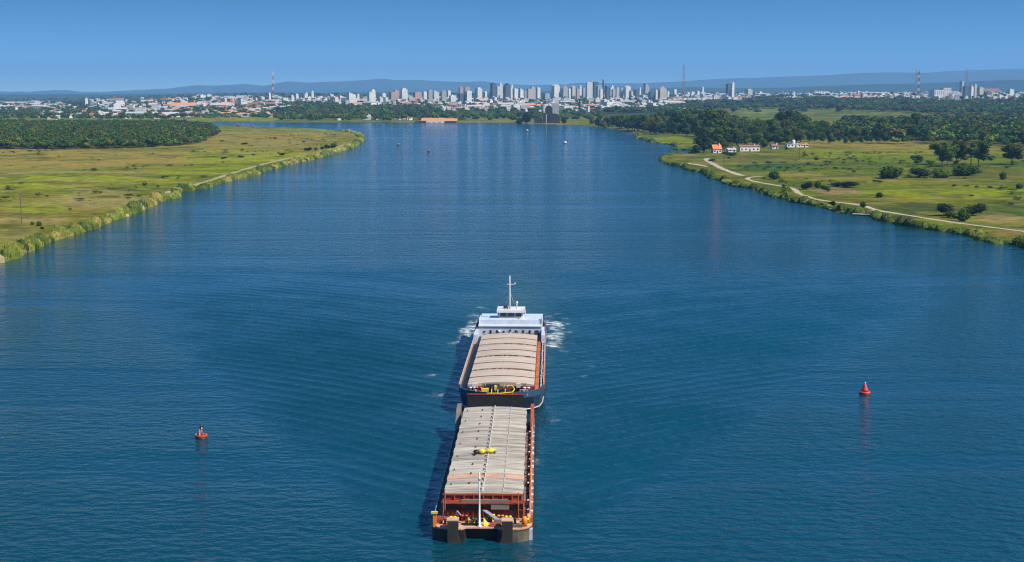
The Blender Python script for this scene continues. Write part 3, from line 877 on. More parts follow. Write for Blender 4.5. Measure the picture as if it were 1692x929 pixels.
mast(1129, 105, 163, 1.8, 3.2, [M_steel, M_red], 'tallest lattice mast, grey and red, at the right end of the high-rise cluster')
mast(1517, 116, 161, 2.2, 2.8, [M_white, M_dksteel], 'dark and white banded lattice mast in the right-hand suburb')
mast(1597, 104, 150, 1.8, 3.2, [M_steel], 'pale grey lattice mast rising behind the blocks at far right')
mast(271, 150, 170, 1.2, 2.0, [M_red, M_steel], 'small reddish lattice mast on the horizon at the left')
mast(1512.5, 113, 160, 0.7, 0.9, [M_red, M_steel], 'thin red pole mast just left of the dark banded mast', 5600)

def chimney(px, yt, yb, w0, w1, mat, label, dmax=6000):
    b = on_ground(px, yb, dmax); mpp = b.y / (F / CT); H = (yb - yt) * mpp
    mb = MB(); mb.lathe([(w0 / 2 * mpp, -2), (w1 / 2 * mpp, H * .96), (w1 / 2 * mpp * 1.25, H * .96), (w1 / 2 * mpp * 1.25, H)], n=14)
    o = mb.build('chimney', mat, None, True); o.location = b; tag(o, label, 'chimney')
chimney(996.3, 131, 164, 3.0, 2.2, M_cream, 'thin pale chimney tower rising above the central high-rises')
chimney(957.5, 163, 187, 4.2, 2.4, M_pink, 'brick chimney in front of the houses below the central high-rises', 3600)
chimney(987, 128, 150, 0.8, 0.5, M_steel, 'slim antenna pole above the dark tower near the skyline centre', 6000)

# ------------------------------------------------------------------ houses
def house_mesh(kind, seed):
    r = random.Random(seed); mb = MB()
    def wins(x0, x1, y, z0, n, hgt=1.2):
        for k in range(n):
            a = x0 + (x1 - x0) * (k + 0.3) / n; b = x0 + (x1 - x0) * (k + 0.7) / n
            mb.add([(a, y, z0), (b, y, z0), (b, y, z0 + hgt), (a, y, z0 + hgt)], [(0, 1, 2, 3)], 2)
    if kind == 'gable':
        mb.box(-6, 6, -4.5, 4.5, -1, 3.6, 0); mb.gable(-6, 6, -4.5, 4.5, 3.62, 2.4, 0.5, 1); wins(-5.5, 5.5, -4.54, 1.1, 4)
    elif kind == 'cross':
        mb.box(-6, 6, -4, 4, -1, 3.6, 0); mb.gable(-6, 6, -4, 4, 3.62, 2.2, 0.4, 1); mb.box(-3, 2, -7, -4.02, -1, 3.4, 0); mb.gable(-3, 2, -7, -4, 3.42, 1.8, 0.3, 1, 'y'); wins(-2.6, 1.6, -7.04, 1.1, 2)
    elif kind == 'two':
        mb.box(-5, 5, -5, 5, -1, 6.6, 0); mb.gable(-5, 5, -5, 5, 6.62, 2.2, 0.5, 1); wins(-4.6, 4.6, -5.04, 1, 4); wins(-4.6, 4.6, -5.04, 4.3, 4)
    elif kind == 'flat':
        mb.box(-7, 7, -5, 5, -1, 6.2, 0); mb.box(-7.2, 7.2, -5.2, 5.2, 6.22, 6.7, 3); wins(-6.6, 6.6, -5.04, 1, 6); wins(-6.6, 6.6, -5.04, 4, 6); mb.box(2, 5, -1, 2, 6.72, 8.4, 0)
    elif kind == 'row':
        mb.box(-16, 16, -5, 5, -1, 4.2, 0); mb.gable(-16, 16, -5, 5, 4.22, 2.4, 0.5, 1); wins(-15, 15, -5.04, 1.3, 12)
    elif kind == 'shed':
        mb.box(-18, 18, -10, 10, -1, 6, 0); mb.gable(-18, 18, -10, 10, 6.02, 3.0, 0.6, 3); wins(-16, 16, -10.04, 2, 6, 2.5)
    elif kind == 'block':
        mb.box(-9, 9, -6, 6, -1, 13, 0); mb.box(-9.2, 9.2, -6.2, 6.2, 13.02, 13.6, 3); mb.box(-2, 2, -2, 2, 13.62, 15.6, 0)
        for k in range(4): wins(-8.6, 8.6, -6.04, 1 + 3.1 * k, 7, 1.4)
        for k in range(4):
            for j in range(4):
                y0 = -5.4 + j * 2.8; z0 = 1 + 3.1 * k
                mb.add([(9.04, y0, z0), (9.04, y0 + 1.4, z0), (9.04, y0 + 1.4, z0 + 1.4), (9.04, y0, z0 + 1.4)], [(0, 1, 2, 3)], 2)
    return mb
HK = [('gable', M_plaster, M_tile, 'white clay-tiled house'), ('cross', M_plaster, M_tile, 'white house with crossed tile roofs'), ('two', M_plaster, M_greyroof, 'two-storey pale-roofed white house'),
      ('flat', M_plaster, M_greyroof, 'flat-roofed white house'), ('row', M_plaster, M_tileo, 'long orange-roofed row building'), ('shed', M_plaster, M_greyroof, 'large pale grey-roofed shed'),
      ('block', M_plaster, M_greyroof, 'small white apartment block'), ('gable', M_pink, M_tile, 'pinkish red-roofed house'), ('row', M_cream, M_tile, 'long cream red-roofed row')]
HM = []
for i, (k, a, b, l) in enumerate(HK):
    mb = house_mesh(k, i); HM.append((mb.mesh('house', [a, b, M_win, M_greyroof]), l, mb, (a, b)))

# x-range, y-range on the photo, how many, mean scale, kind weights, place words
HZ = [
 ((0, 110), (170, 182), 46, 1.0, [3, 2, 2, 3, 1, 1, 0, 2, 3], 'in the low town beyond the left forest'),
 ((60, 170), (176, 198), 40, .8, [3, 2, 2, 2, 0, 0, 0, 3, 1], 'among trees just above the left forest'),
 ((150, 280), (165, 196), 75, 1.0, [3, 2, 3, 3, 1, 1, 1, 2, 1], 'near the gantry in the left town'),
 ((280, 480), (162, 180), 110, 1.0, [3, 2, 3, 4, 2, 2, 1, 1, 1], 'in upper streets by the striped mast'),
 ((280, 480), (180, 194), 70, .9, [4, 3, 2, 2, 3, 1, 0, 2, 2], 'in lower streets by the left channel'),
 ((470, 700), (163, 174), 100, 1.0, [3, 2, 3, 4, 1, 1, 2, 1, 1], 'above the riverside wood'),
 ((560, 680), (192, 199), 14, .7, [4, 3, 2, 2, 0, 0, 0, 1, 0], 'at the foot of the riverside wood'),
 ((690, 850), (164, 184), 100, .95, [4, 2, 3, 3, 1, 1, 1, 2, 1], 'on the slope above the riverside warehouse'),
 ((840, 1000), (163, 186), 110, .95, [3, 2, 3, 4, 1, 1, 2, 2, 1], 'around the brick chimney'),
 ((990, 1130), (160, 181), 110, .95, [3, 2, 3, 4, 1, 1, 2, 2, 1], 'below the curved sail-shaped tower'),
 ((1120, 1340), (155, 171), 210, .95, [3, 2, 3, 4, 1, 1, 2, 1, 1], 'right of the tallest mast'),
 ((1330, 1500), (151, 167), 170, .95, [3, 2, 3, 3, 1, 2, 1, 2, 1], 'near the long white building'),
 ((1490, 1692), (148, 165), 190, .95, [3, 2, 3, 3, 1, 1, 1, 2, 1], 'near the two far-right masts'),
 ((1410, 1692), (172, 182), 14, .7, [3, 2, 2, 2, 0, 0, 0, 1, 0], 'among the green fields on the right'),
]
cand = []
for zi, ((xa, xb), (ya, yb), cnt, sc, wts, words) in enumerate(HZ):
    r = random.Random(900 + zi)
    for k in range(int(cnt * 2.1)):
        px = r.uniform(xa, xb); t = r.random(); py = ya + (yb - ya) * t
        p = on_ground(px, py, 6400)
        ki = r.choices(range(len(HK)), wts)[0]
        s = sc * r.uniform(0.6, 1.2)
        cand.append((p.y, p, ki, s, r.uniform(-0.9, 0.9), zi))
cand.sort(key=lambda c: c[0] / c[3])
near_ = cand[:285]
kinds_ = {}
for c_ in near_: kinds_.setdefault((c_[2], c_[5]), []).append(c_[1].x / c_[1].y)
for v_ in kinds_.values(): v_.sort()
for _, p, ki, s, rz, zi in near_:
    me, lab, _, _ = HM[ki]
    o = link('house', me); o.location = p; o.scale = (s, s, s * 1.1); o.rotation_euler = (0, 0, rz)
    v_ = kinds_[(ki, zi)]; n_all = len(v_); q = v_.index(p.x / p.y) + 1
    pos = '' if n_all == 1 else ('left of two' if q == 1 else 'right of two') if n_all == 2 else ('leftmost' if q == 1 else 'rightmost' if q == n_all else ordinal(q) + ' from left')
    tag(o, ' '.join(w_ for w_ in (lab, pos, HZ[zi][5]) if w_), 'house', 'town houses ' + HZ[zi][5])
rest = MB(); 
RM = [M_plaster, M_tile, M_win, M_greyroof, M_tileo, M_pink, M_cream]
for _, p, ki, s, rz, zi in cand[285:]:
    mb = HM[ki][2]; wa, ro = HM[ki][3]
    mi = {0: RM.index(wa), 1: RM.index(ro), 2: 2, 3: 3}
    c, q = math.cos(rz) * s, math.sin(rz) * s
    o = len(rest.v)
    rest.v += [(x * c - y * q + p.x, x * q + y * c + p.y, z * s * 1.1 + p.z) for x, y, z in mb.v]
    rest.f += [tuple(o + i for i in f) for f in mb.f]; rest.m += [mi[m] for m in mb.m]
tag(rest.build('distant_houses', RM), 'white and red-roofed houses packed across the far streets of the city', 'houses', None, 'stuff')

# trees of the town and the far plain (one wood-like mass)
tp = []
zones = [((0, 280), (168, 199), 800, 9), ((280, 480), (162, 197), 620, 9), ((480, 1000), (166, 186), 330, 9), ((480, 1000), (186, 201), 280, 10), ((480, 1000), (158, 170), 160, 8), ((840, 1330), (158, 176), 520, 8), ((1330, 1692), (150, 172), 430, 8), ((690, 1130), (164, 184), 420, 8),
         ((0, 1692), (151.5, 160), 420, 12), ((550, 740), (178, 199), 240, 12), ((460, 560), (172, 201), 300, 12)]
TP, TH_ = [], []
for (xa, xb), (ya, yb), cnt, h in zones:
    for k in range(cnt):
        p = on_ground(rng.uniform(xa, xb), rng.uniform(ya, yb), 6800)
        if p.y < 2420 and shore_dist(np.array([p.x]), np.array([p.y]))[0] < 10: continue
        TP.append((p.x, p.y, p.z)); TH_.append(h * rng.uniform(0.7, 1.25))
TH_ = np.array(TH_)
scatter_mesh('town_trees', 'dark trees filling the gaps between the far houses and lining the far bank', 'trees', TP, LOW, TH_, TH_ * rng.uniform(1.1, 1.6, len(TH_)))

# wooded hedges and woods on the right beyond the big trees
woods = []
wp = [region_pts([(1370, 236), (1692, 243), (1900, 250), (1900, 190), (1692, 192), (1560, 199), (1520, 207), (1400, 205)], 13),
      region_pts([(1215, 181), (1330, 179), (1400, 187), (1500, 191), (1692, 193), (1900, 194), (1900, 186), (1500, 181), (1350, 175), (1250, 176)], 15),
      region_pts([(1480, 188), (1900, 188), (1900, 168), (1610, 169), (1600, 180)], 70)]
WP = np.vstack(wp)
keep = ~((WP[:, 1] > 0) & (fbm(WP[:, 0], WP[:, 1], 130, 60) > 0.52))
WP = WP[keep]
hedge = []
for a_, b_ in [((1215, 181), (1330, 177)), ((1330, 171.5), (1500, 168)), ((1400, 176), (1692, 171)), ((1140, 172), (1330, 173)), ((1480, 183), (1692, 180)), ((1100, 181), (1215, 178)), ((1230, 169), (1400, 172)), ((1300, 183), (1480, 178)), ((1000, 188), (1120, 184))]:
    for k_ in range(150):
        t_ = rng.random(); q_ = on_ground(a_[0] + (b_[0] - a_[0]) * t_, a_[1] + (b_[1] - a_[1]) * t_ + rng.normal() * 0.35); hedge.append((q_.x, q_.y, q_.z))
for k_ in range(70):
    q_ = on_ground(rng.uniform(1130, 1692), rng.uniform(166, 190)); hedge.append((q_.x, q_.y, q_.z))
WP = np.vstack([WP, hedge])
hh = rng.uniform(7, 17, len(WP))
scatter_mesh('far_wood', 'mid-green woods rolling away behind the big trees on the right', 'wood', WP, LOW, hh, hh * rng.uniform(1.1, 1.5, len(hh)))

# ------------------------------------------------------------------ big trees of the right bank
LMK = [(1000, 'at the river bend tip'), (1035, 'left of the riverside meadow'), (1075, 'above the meadow tip'), (1110, 'above the bright riverside meadow'), (1145, 'right above the riverside meadow'), (1186, 'behind the orange cottage'), (1225, 'behind the long white building'),
       (1262, 'behind the pinkish hut'), (1310, 'behind the domed farmhouse'), (1350, 'right of the domed farmhouse'), (1395, 'above the short tan lawn'), (1440, 'above the tan field'), (1480, 'left of the meadow trees'), (1518, 'at the wood right end')]
TONE = ['rounded green', 'wide green', 'narrow green', 'brownish', 'dark narrow', 'pale green']
def tree_row(spec, row, group, hmul=1.0):
    keys = [(TONE[ti], min(LMK, key=lambda q: abs(q[0] - px))[1]) for px, py, hpx, ti in spec]
    seen = {}
    for (px, py, hpx, ti), ky in zip(spec, keys):
        n_all = keys.count(ky); seen[ky] = seen.get(ky, 0) + 1; q = seen[ky]
        pos = '' if n_all == 1 else (('left' if q == 1 else 'right') if n_all == 2 else ('leftmost' if q == 1 else 'rightmost' if q == n_all else ordinal(q)))
        label = ' '.join(w_ for w_ in (pos, ky[0], 'tree', ky[1] + ',', row) if w_)
        p = on_ground(px, py)
        h = hpx * p.y / (F / CT) * hmul
        k, crown, trunk, one, _ = TT[ti % len(TT)]
        wf = {'tall': 1.25, 'broad': 1.1}[k] * rng.uniform(0.9, 1.15)
        place('tree', one, p, (h * wf, h * wf, h), rng.uniform(0, 6.28), label, 'tree', group)
def band(x0, x1, ybase, ytop, n, seed, kinds=(0, 1, 0, 2, 3, 5)):
    r = random.Random(seed); out = []
    for i in range(n):
        x = x0 + (x1 - x0) * (i + r.uniform(0.1, 0.9)) / n
        yb = np.interp(x, [q[0] for q in ybase], [q[1] for q in ybase]) + r.uniform(-2.5, 1.5)
        yt = np.interp(x, [q[0] for q in ytop], [q[1] for q in ytop]) + r.uniform(-2, 5)
        out.append((x, yb, max(9, yb - yt), r.choice(kinds)))
    return out
fb_front = [(975, 208), (1000, 209), (1034, 215), (1060, 219), (1080, 221), (1120, 223), (1150, 224), (1190, 240), (1240, 240), (1300, 238), (1360, 236), (1430, 237), (1500, 232), (1535, 229)]
top1 = [(975, 190), (1010, 186), (1030, 184), (1090, 182), (1130, 180), (1180, 177), (1215, 188), (1260, 196), (1300, 184), (1340, 192), (1380, 200), (1450, 198), (1510, 191), (1535, 196)]
tree_row(band(1078, 1530, [(x, y - 14) for x, y in fb_front], top1, 46, 1), 'back rows of the wood', 'back rows of the riverside wood')
tree_row(band(1078, 1530, [(x, y - 7) for x, y in fb_front], [(x, y + 10) for x, y in top1], 50, 2), 'middle rows of the wood', 'middle rows of the riverside wood')
tree_row(band(1165, 1530, fb_front, [(x, y + 22) for x, y in top1], 40, 3), 'front edge of the wood', 'front edge of the riverside wood')
tree_row(band(975, 1085, fb_front, [(x, y + 4) for x, y in top1], 22, 4, (3, 0, 3, 1, 2)), 'on the wooded far point', 'trees on the point at the river bend')
tree_row(band(1078, 1160, fb_front, [(x, y + 20) for x, y in top1], 12, 5, (4, 0, 2)), 'along the meadow edge', 'trees edging the riverside meadow')
tree_row(band(1170, 1222, [(1170, 236), (1222, 240)], [(1170, 206), (1222, 208)], 7, 6, (3, 5, 0)), 'in the low olive clump', 'olive trees behind the cottage')

tree_row([(1120, 220, 40, 1), (1152, 222, 47, 0), (1171, 226, 54, 1), (1189, 229, 52, 3), (1234, 228, 36, 5), (1291, 226, 46, 0), (1308, 226, 51, 1), (1327, 228, 42, 5), (1456, 228, 37, 5), (1499, 227, 38, 1), (1514, 226, 43, 0)], 'taller than the wood around', 'tallest trees of the riverside wood')
for (px, py, hpx, ti, wf, lab) in [
    (1163, 253, 36, 4, 1.2, 'tall dark tree standing over the water left of the orange-roofed cottage'), (1150, 254, 16, 1, 1.3, 'low round tree on the water edge beside the tall dark tree'),
    (1197, 250, 22, 3, 1.2, 'leafy tree between the orange-roofed cottage and the long white building'), (1262, 245, 15, 5, 1.5, 'grey-green bushy tree between the white farm buildings'),
    (1172, 250, 24, 0, 1.1, 'green tree touching the left side of the orange-roofed cottage')]:
    p = on_ground(px, py); h = hpx * p.y / (F / CT)
    parted_tree(TT[ti][1], TT[ti][2], p, h, wf, px, lab)

for (px, py, hpx, ti, wf, lab) in [
    (1516, 275, 22, 0, .95, 'small open-crowned tree left of the group standing in the right meadow'), (1538, 277, 14, 1, 1.1, 'short bushy tree second from the left in the right meadow group'),
    (1557, 273, 46, 0, .85, 'tallest open-crowned tree in the left half of the right meadow group'), (1566, 276, 40, 1, .75, 'spreading tree with its trunk showing in the middle of the right meadow group'),
    (1580, 272, 44, 2, .6, 'slender tree behind the spreading one in the right meadow group'), (1617, 276, 50, 1, .8, 'large full tree right of the middle of the right meadow group'),
    (1604, 272, 34, 0, .7, 'loose tree touching the large full one in the right meadow group'), (1672, 272, 38, 2, .95, 'lone leaning tree near the right edge of the meadow'), (1581, 273, 10, 2, 1.2, 'tiny dark tree beneath the right meadow group')]:
    p = on_ground(px, py); h = hpx * p.y / (F / CT)
    parted_tree(OPEN[ti][0], OPEN[ti][1], p, h * 1.05, wf * 1.35, px * 1.7, lab)

# dark complex and trees on the far bank
M_dkstone = worn('dark_concrete', (0.022, 0.028, 0.034), (0.05, 0.05, 0.045), 0.5, 0.1)  # near-black tone with slightly paler patches
p = on_ground(905, 203.6); m = p.y / (F / CT)
root = link('silo_complex'); root.location = p; tag(root, 'dark stepped silo complex with domed tops on the far bank right of centre', 'silo')
for (xa, xb, h, nm) in ((-8, 2, 17, 'silo_block'), (-4, 8, 28.5, 'silo_tower'), (2, 20, 15.5, 'silo_hall'), (-22, -9, 10, 'silo_hall')):
    c_ = (xa + xb) / 2 * m; hw_ = (xb - xa) / 2 * m; hm = h * m
    arc = [(c_ + hw_ * math.cos(q), hm - min(hw_, hm * .35) + min(hw_, hm * .35) * math.sin(q)) for q in np.linspace(0, math.pi, 11)]
    pl_ = [(c_ + hw_, -1)] + arc + [(c_ - hw_, -1)]; n_ = len(pl_); dy = {28.5: 4, 17: 1, 15.5: 0, 10: 2}[h]
    MB().add([(x, dy, z) for x, z in pl_] + [(x, dy + 16, z) for x, z in pl_], [tuple(range(n_))[::-1], tuple(range(n_, 2 * n_))] + [(j, (j + 1) % n_, n_ + (j + 1) % n_, n_ + j) for j in range(n_)]).build(nm, M_dkstone, root)
MB().tube((-2.5 * m, -3, -1), (-2.5 * m, -3, 15 * m), .45 * m).build('white_stack', M_white, root)
MB().box(9 * m, 21 * m, 60, 80, -1, 32 * m).build('rear_block', M_greyw, root)
for (px, py, hpx, wf, lab) in [(870, 204, 20, 1.0, 'dark tree standing just left of the silo complex on the far bank'), (858, 203.5, 11, 1.4, 'small dark shoreline tree further left of the silo complex'), (932, 205, 12, 1.1, 'dark shoreline tree just right of the silo complex')]:
    p = on_ground(px, py); h = hpx * p.y / (F / CT)
    place('tree', TT[4][3], p, (h * wf * 1.3, h * wf * 1.3, h), px, lab, 'tree')

# ------------------------------------------------------------------ bushes
def bush(px, py, wpx, hpx, ti, label, group=None):
    p = on_ground(px, py); m = p.y / (F / CT)
    return place('bush', BT[ti % 4][0], (p.x, p.y, p.z - 0.1), (wpx * m * 1.25, wpx * m * 1.0, hpx * m * 1.4), rng.uniform(0, 6.28), label, 'bush', group)
for a in [(1279, 297, 20, 13, 0, 'round dark bush beside the bend of the pale track'), (1294, 310, 7, 5, 1, 'small round bush on the track edge below the bend'), (1298, 318, 20, 10, 2, 'low mound bush inside the loop of the track'),
          (1333, 314, 15, 12, 1, 'left of the two dark round bushes beside the bare patch'), (1350, 311, 14, 11, 0, 'right of the two dark round bushes beside the bare patch'), (1362, 313, 12, 6, 1, 'small dark bush trailing right of the two round ones'),
          (1395, 309, 38, 9, 1, 'long flat dark bush in the right field'), (1366, 316, 10, 7, 1, 'dark bush at the left end of the bare patch'), (1474, 295, 44, 18, 0, 'broad bright hedge mound left of the meadow trees'),
          (1518, 293, 36, 15, 1, 'dark rounded thicket in the middle of the hedge row'), (1550, 293, 34, 14, 2, 'greyish thicket right of the dark one in the hedge row'), (1592, 290, 46, 16, 0, 'long green thicket below the large meadow tree'),
          (1425, 344, 11, 10, 0, 'single round bush between the track and the water'), (1560, 357, 28, 19, 1, 'large dark bush left of the three above the track'), (1590, 366, 20, 20, 0, 'round tall bush nearest the track among the three'),
          (1612, 358, 26, 19, 1, 'dark bush with a high left side right of the three above the track'), (1575, 361, 26, 12, 2, 'low bush between the large dark one and the round tall one'), (1374, 340, 11, 9, 1, 'small bush on the bank at the hidden bend of the track'),
          (1454, 327, 13, 8, 1, 'small dark bush in the olive grass above the track'), (1205, 258, 20, 6, 1, 'dark clipped hedge in front of the long white building'), (1176, 267, 9, 4, 1, 'small bush beside the upper end of the track'),
          (1656, 297, 14, 12, 0, 'dark bush in the meadow toward the right edge'), (1300, 248, 6, 4, 1, 'tiny bush on the lawn below the domed farmhouse'), (1350, 265, 9, 5, 0, 'small bush alone in the olive field'), (1683, 313, 12, 8, 0, 'low bush against the right edge of the field'),
          (64, 374, 9, 8, 0, 'small green bush near the left power pole'), (53, 372, 7, 6, 2, 'pale green bush near the left power pole'), (70, 379, 6, 4, 1, 'low dark bush between the left power pole and the reeds'),
          (398, 261, 8, 4, 1, 'dark shrub alone in the bright green left meadow'), (370, 263, 9, 3.5, 1, 'flat dark shrub in the bright green left meadow'), (466, 257, 8, 4, 1, 'dark shrub near the sandy bank path on the left'), (404, 239, 9, 3, 1, 'dark scrub patch in the middle of the tan meadow'),
          (509, 250, 11, 6, 1, 'leftmost dark shrub of the row behind the left bank'), (522, 249, 7, 5, 0, 'second dark shrub of the row behind the left bank'), (532, 247.5, 7, 5, 1, 'third dark shrub of the row behind the left bank'), (541, 246, 10, 6, 1, 'fourth dark shrub of the row behind the left bank'), (552, 244.5, 13, 7, 0, 'rightmost and largest shrub of the row behind the left bank'),
          (1205, 262, 6, 3, 0, 'tiny shrub in the grass below the clipped hedge')]:
    bush(*a)

# ground-cover scrub: uncountable tufts
sp = np.vstack([region_pts([(1180, 285), (1692, 372), (1900, 400), (1900, 255), (1330, 250)], 9), region_pts([(-100, 400), (60, 395), (300, 305), (560, 240), (560, 215), (300, 240), (-100, 255)], 10)])
nn = fbm(sp[:, 0], sp[:, 1], 50, 88); sel = (nn + rng.uniform(-0.16, 0.16, len(nn))) > np.where(sp[:, 0] < 0, 0.70, 0.60)
sp = sp[sel]
hh = rng.uniform(0.25, 1.0, len(sp)) ** 1.6 * 1.9
scatter_mesh('scrub', 'low dark tussocks and scrub dotted over both meadows', 'scrub', sp, [low_geo(330 + i, c) for i, c in enumerate([LEAFL, LEAFC, LEAFL, LEAFO])], hh, hh * rng.uniform(1.8, 3.4, len(hh)))

# ------------------------------------------------------------------ reeds along the banks
def reeds(name, line_px, label, yellow, i0=0, hmul=1.0):
    r = np.random.default_rng(len(line_px))
    W = [at(x, y) for x, y in line_px]
    V, Fc, C = [], [], []; 
    off = 0
    palette = np.array([(0.16, 0.19, 0.03), (0.10, 0.14, 0.025), (0.25, 0.22, 0.06), (0.06, 0.09, 0.02), (0.36, 0.30, 0.15)])
    pw = np.array(yellow); pw = pw / pw.sum()
    for a, b in zip(W, W[1:]):
        L = (b - a).length
        t = 0.0
        d = (b - a).normalized(); nrm = Vector((-d.y, d.x, 0))
        # land side test
        q = a + (b - a) * .5 + nrm * 4
        if shore_dist(np.array([q.x]), np.array([q.y]))[0] < 0: nrm = -nrm
        while t < L:
            far = a.y / 400.0
            step = r.uniform(2.5, 6.5) * max(1, far * 0.8)
            c = a + d * (t + step / 2)
            col = palette[r.choice(5, p=pw)]
            h = (r.uniform(1.2, 2.9) if r.random() < .72 else r.uniform(3, 4.6)) * hmul; wd = r.uniform(2.4, 4.6) * max(1, far * 0.45)
            depth = r.uniform(2.0, 3.6) * max(1, far * 0.45)
            cc = c + nrm * (depth * 0.55)
            # rounded mound
            v, f = ICO2
            k = v * (1 + 0.18 * r.normal(size=(len(v), 1)) * 0.5)
            loc = np.zeros_like(k)
            ux = np.array(d[:]); un = np.array(nrm[:])
            loc = k[:, :1] * ux * (step * 0.62) + k[:, 1:2] * un * depth + np.array([[0, 0, 1.0]]) * (k[:, 2:3] * h * 0.8)
            loc = loc + np.array(cc[:])
            V.append(loc); Fc.append(f + off); off += len(v); C.append(np.repeat((col * r.uniform(.7, 1.0))[None], len(v), 0))
            # blades
            nb = int(190 / max(1, far * 1.5))
            th = r.uniform(0, 2 * math.pi, nb); el = r.uniform(0.05, 1.45, nb)
            s = np.stack([np.cos(th) * np.cos(el), np.sin(th) * np.cos(el), np.sin(el)], -1)
            base = (s[:, :1] * ux * step * 0.6 + s[:, 1:2] * un * depth * 0.95 + np.array([[0, 0, 1.0]]) * s[:, 2:3] * h * 0.62) + np.array(cc[:])
            upv = np.stack([s[:, 0] * 0.22, s[:, 1] * 0.22, np.ones(nb)], -1); upv = upv[:, :1] * ux + upv[:, 1:2] * un + np.array([[0, 0, 1.0]]) * upv[:, 2:3]
            tip = base + upv * (h * r.uniform(0.14, 0.36, (nb, 1)))
            side = np.cross(upv, r.normal(size=(nb, 3))); side /= np.linalg.norm(side, axis=1)[:, None] + 1e-9
            wdt = r.uniform(0.16, 0.34, (nb, 1)) * max(1, far * .7)
            vv = np.stack([base - side * wdt - upv * 0.3, base + side * wdt - upv * 0.3, tip], 1).reshape(-1, 3)
            V.append(vv); Fc.append(np.arange(nb * 3).reshape(-1, 3) + off); off += nb * 3
            cc3 = np.repeat(col * r.uniform(0.8, 1.35, (nb, 1)), 3, 0); cc3[2::3] *= np.array([1.35, 1.15, 1.1])
            C.append(cc3)
            t += step * r.uniform(0.75, 1.0)
    me = np_mesh(name, np.vstack(V), np.vstack(Fc), np.vstack(C), [attr_mat('reed_material', 0.8, 0.7, 0.8, 1.2)])
    tag(link(name, me), label, 'reeds', None, 'stuff')
reeds('reed_bed', left_shore_px[2:33], 'yellow-green reeds fringing the left bank of the river', [4, 3, 2.6, 2.4, .7], 0, 1.3)
reeds('reed_bed', main_shore_px[2:41], 'olive green reeds fringing the right bank of the river', [2, 4, .6, 4, 0.05], 0, 0.95)

# ------------------------------------------------------------------ paths
def strip(name, pts_px, width, mat):
    W = [at(x, y, 0.9) for x, y in pts_px]
    # resample
    P = []
    for a, b in zip(W, W[1:]):
        n_ = max(1, int((b - a).length / 6))
        for k in range(n_): P.append(a + (b - a) * (k / n_))
    P.append(W[-1])
    for _ in range(3):
        P = [P[0]] + [(P[i - 1] + P[i] * 2 + P[i + 1]) / 4 for i in range(1, len(P) - 1)] + [P[-1]]
    vs, fs = [], []
    r = random.Random(3)
    for i, p in enumerate(P):
        d = (P[min(i + 1, len(P) - 1)] - P[max(i - 1, 0)]).normalized(); nrm = Vector((-d.y, d.x, 0))
        wd = width * r.uniform(0.7, 1.2)
        for k in (-1, -0.33, 0.33, 1):
            q = p + nrm * wd * k / 2
            vs.append((q.x, q.y, gz(q.x, q.y) + 0.14 - 0.06 * abs(k)))
    for i in range(len(P) - 1):
        for k in range(3): fs.append((i * 4 + k, i * 4 + k + 1, i * 4 + 5 + k, i * 4 + 4 + k))
    mb = MB(); mb.add(vs, fs); o = mb.build(name, mat, None, True)
    return tag(o, kind='structure')
M_track = worn('track_material', (0.48, 0.38, 0.26), (0.27, 0.21, 0.12), 0.6, 0.15, 0.95)
M_sand = worn('sand_material', (0.34, 0.28, 0.13), (0.2, 0.18, 0.07), 0.8, 0.05, 0.95)
strip('track', [(1169, 262), (1166, 265), (1176, 270), (1194, 279.7), (1221, 289.5), (1228, 291)], 4.2, M_track)
strip('track', [(1262, 291.5), (1240, 292.5), (1231, 295), (1240, 299), (1254, 302), (1284, 307), (1306, 310), (1315, 314.5), (1318, 320), (1350, 331), (1366, 334), (1390, 335.5), (1413, 337), (1434, 342.5), (1447, 348.5), (1478, 353), (1517, 359), (1563, 367), (1620, 374), (1692, 383), (1800, 396), (1900, 410)], 2.9, M_track)
strip('path', [(1135, 270), (1155, 273), (1169, 276)], 4, M_track)
strip('path', [(224, 333), (262, 322), (290, 314), (340, 301), (377, 289), (398, 282), (430, 273), (455, 267), (490, 259), (520, 254), (550, 246), (580, 236), (590, 231)], 4.0, M_sand)

# ------------------------------------------------------------------ farm buildings on the right bank
def farm(name, px, py, wpx, hpx, roof_h, roofm, label, dome=False, depth=7, cat='house', ry=0.15, doors=1, nwin=3):
    p = on_ground(px, py); m = p.y / (F / CT); W = wpx * m / 2; H = hpx * m
    root = link(name); root.location = p; root.rotation_euler = (0, 0, ry); tag(root, label, cat)
    MB().box(-W, W, 0, depth, -0.6, H).build('wall', M_plaster, root)
    rf = MB()
    if roof_h > 0: rf.gable(-W, W, 0, depth, H + 0.01, roof_h, 0.5, 0)
    else: rf.box(-W - .2, W + .2, -.2, depth + .2, H + 0.01, H + 0.35)
    ro = rf.build('roof', roofm, root)
    ch = MB(); ch.box(W * .5, W * .5 + .7, depth * .3, depth * .3 + .7, H, H + roof_h + 1.1); ch.build('chimney', M_plaster, ro)
    for k in range(nwin):
        x = -W + 2 * W * (k + 0.5) / nwin
        if k == nwin // 2 and doors:
            MB().box(x - .6, x + .6, -0.06, -0.005, -.5, 2.1).build('door', M_dksteel, root)
        else:
            MB().box(x - .7, x + .7, -0.05, -0.005, 1.0, 2.3).build('window', M_win, root)
    if dome:
        MB().lathe([(1.6, 0), (1.6, H + 2.4), (1.4, H + 3.3), (0.8, H + 3.9), (0.05, H + 4.1)], (W * .1, depth * .5, 0), 16).build('water_tank', M_white, root, True)
    return root
M_orange = worn('bright_orange_tile', (0.75, 0.22, 0.06), (0.5, 0.16, 0.06), 0.4, 0.5)
farm('cottage', 1185.5, 253.5, 14, 7, 3.4, M_orange, 'small white cottage with a steep bright orange roof by the track', nwin=3)
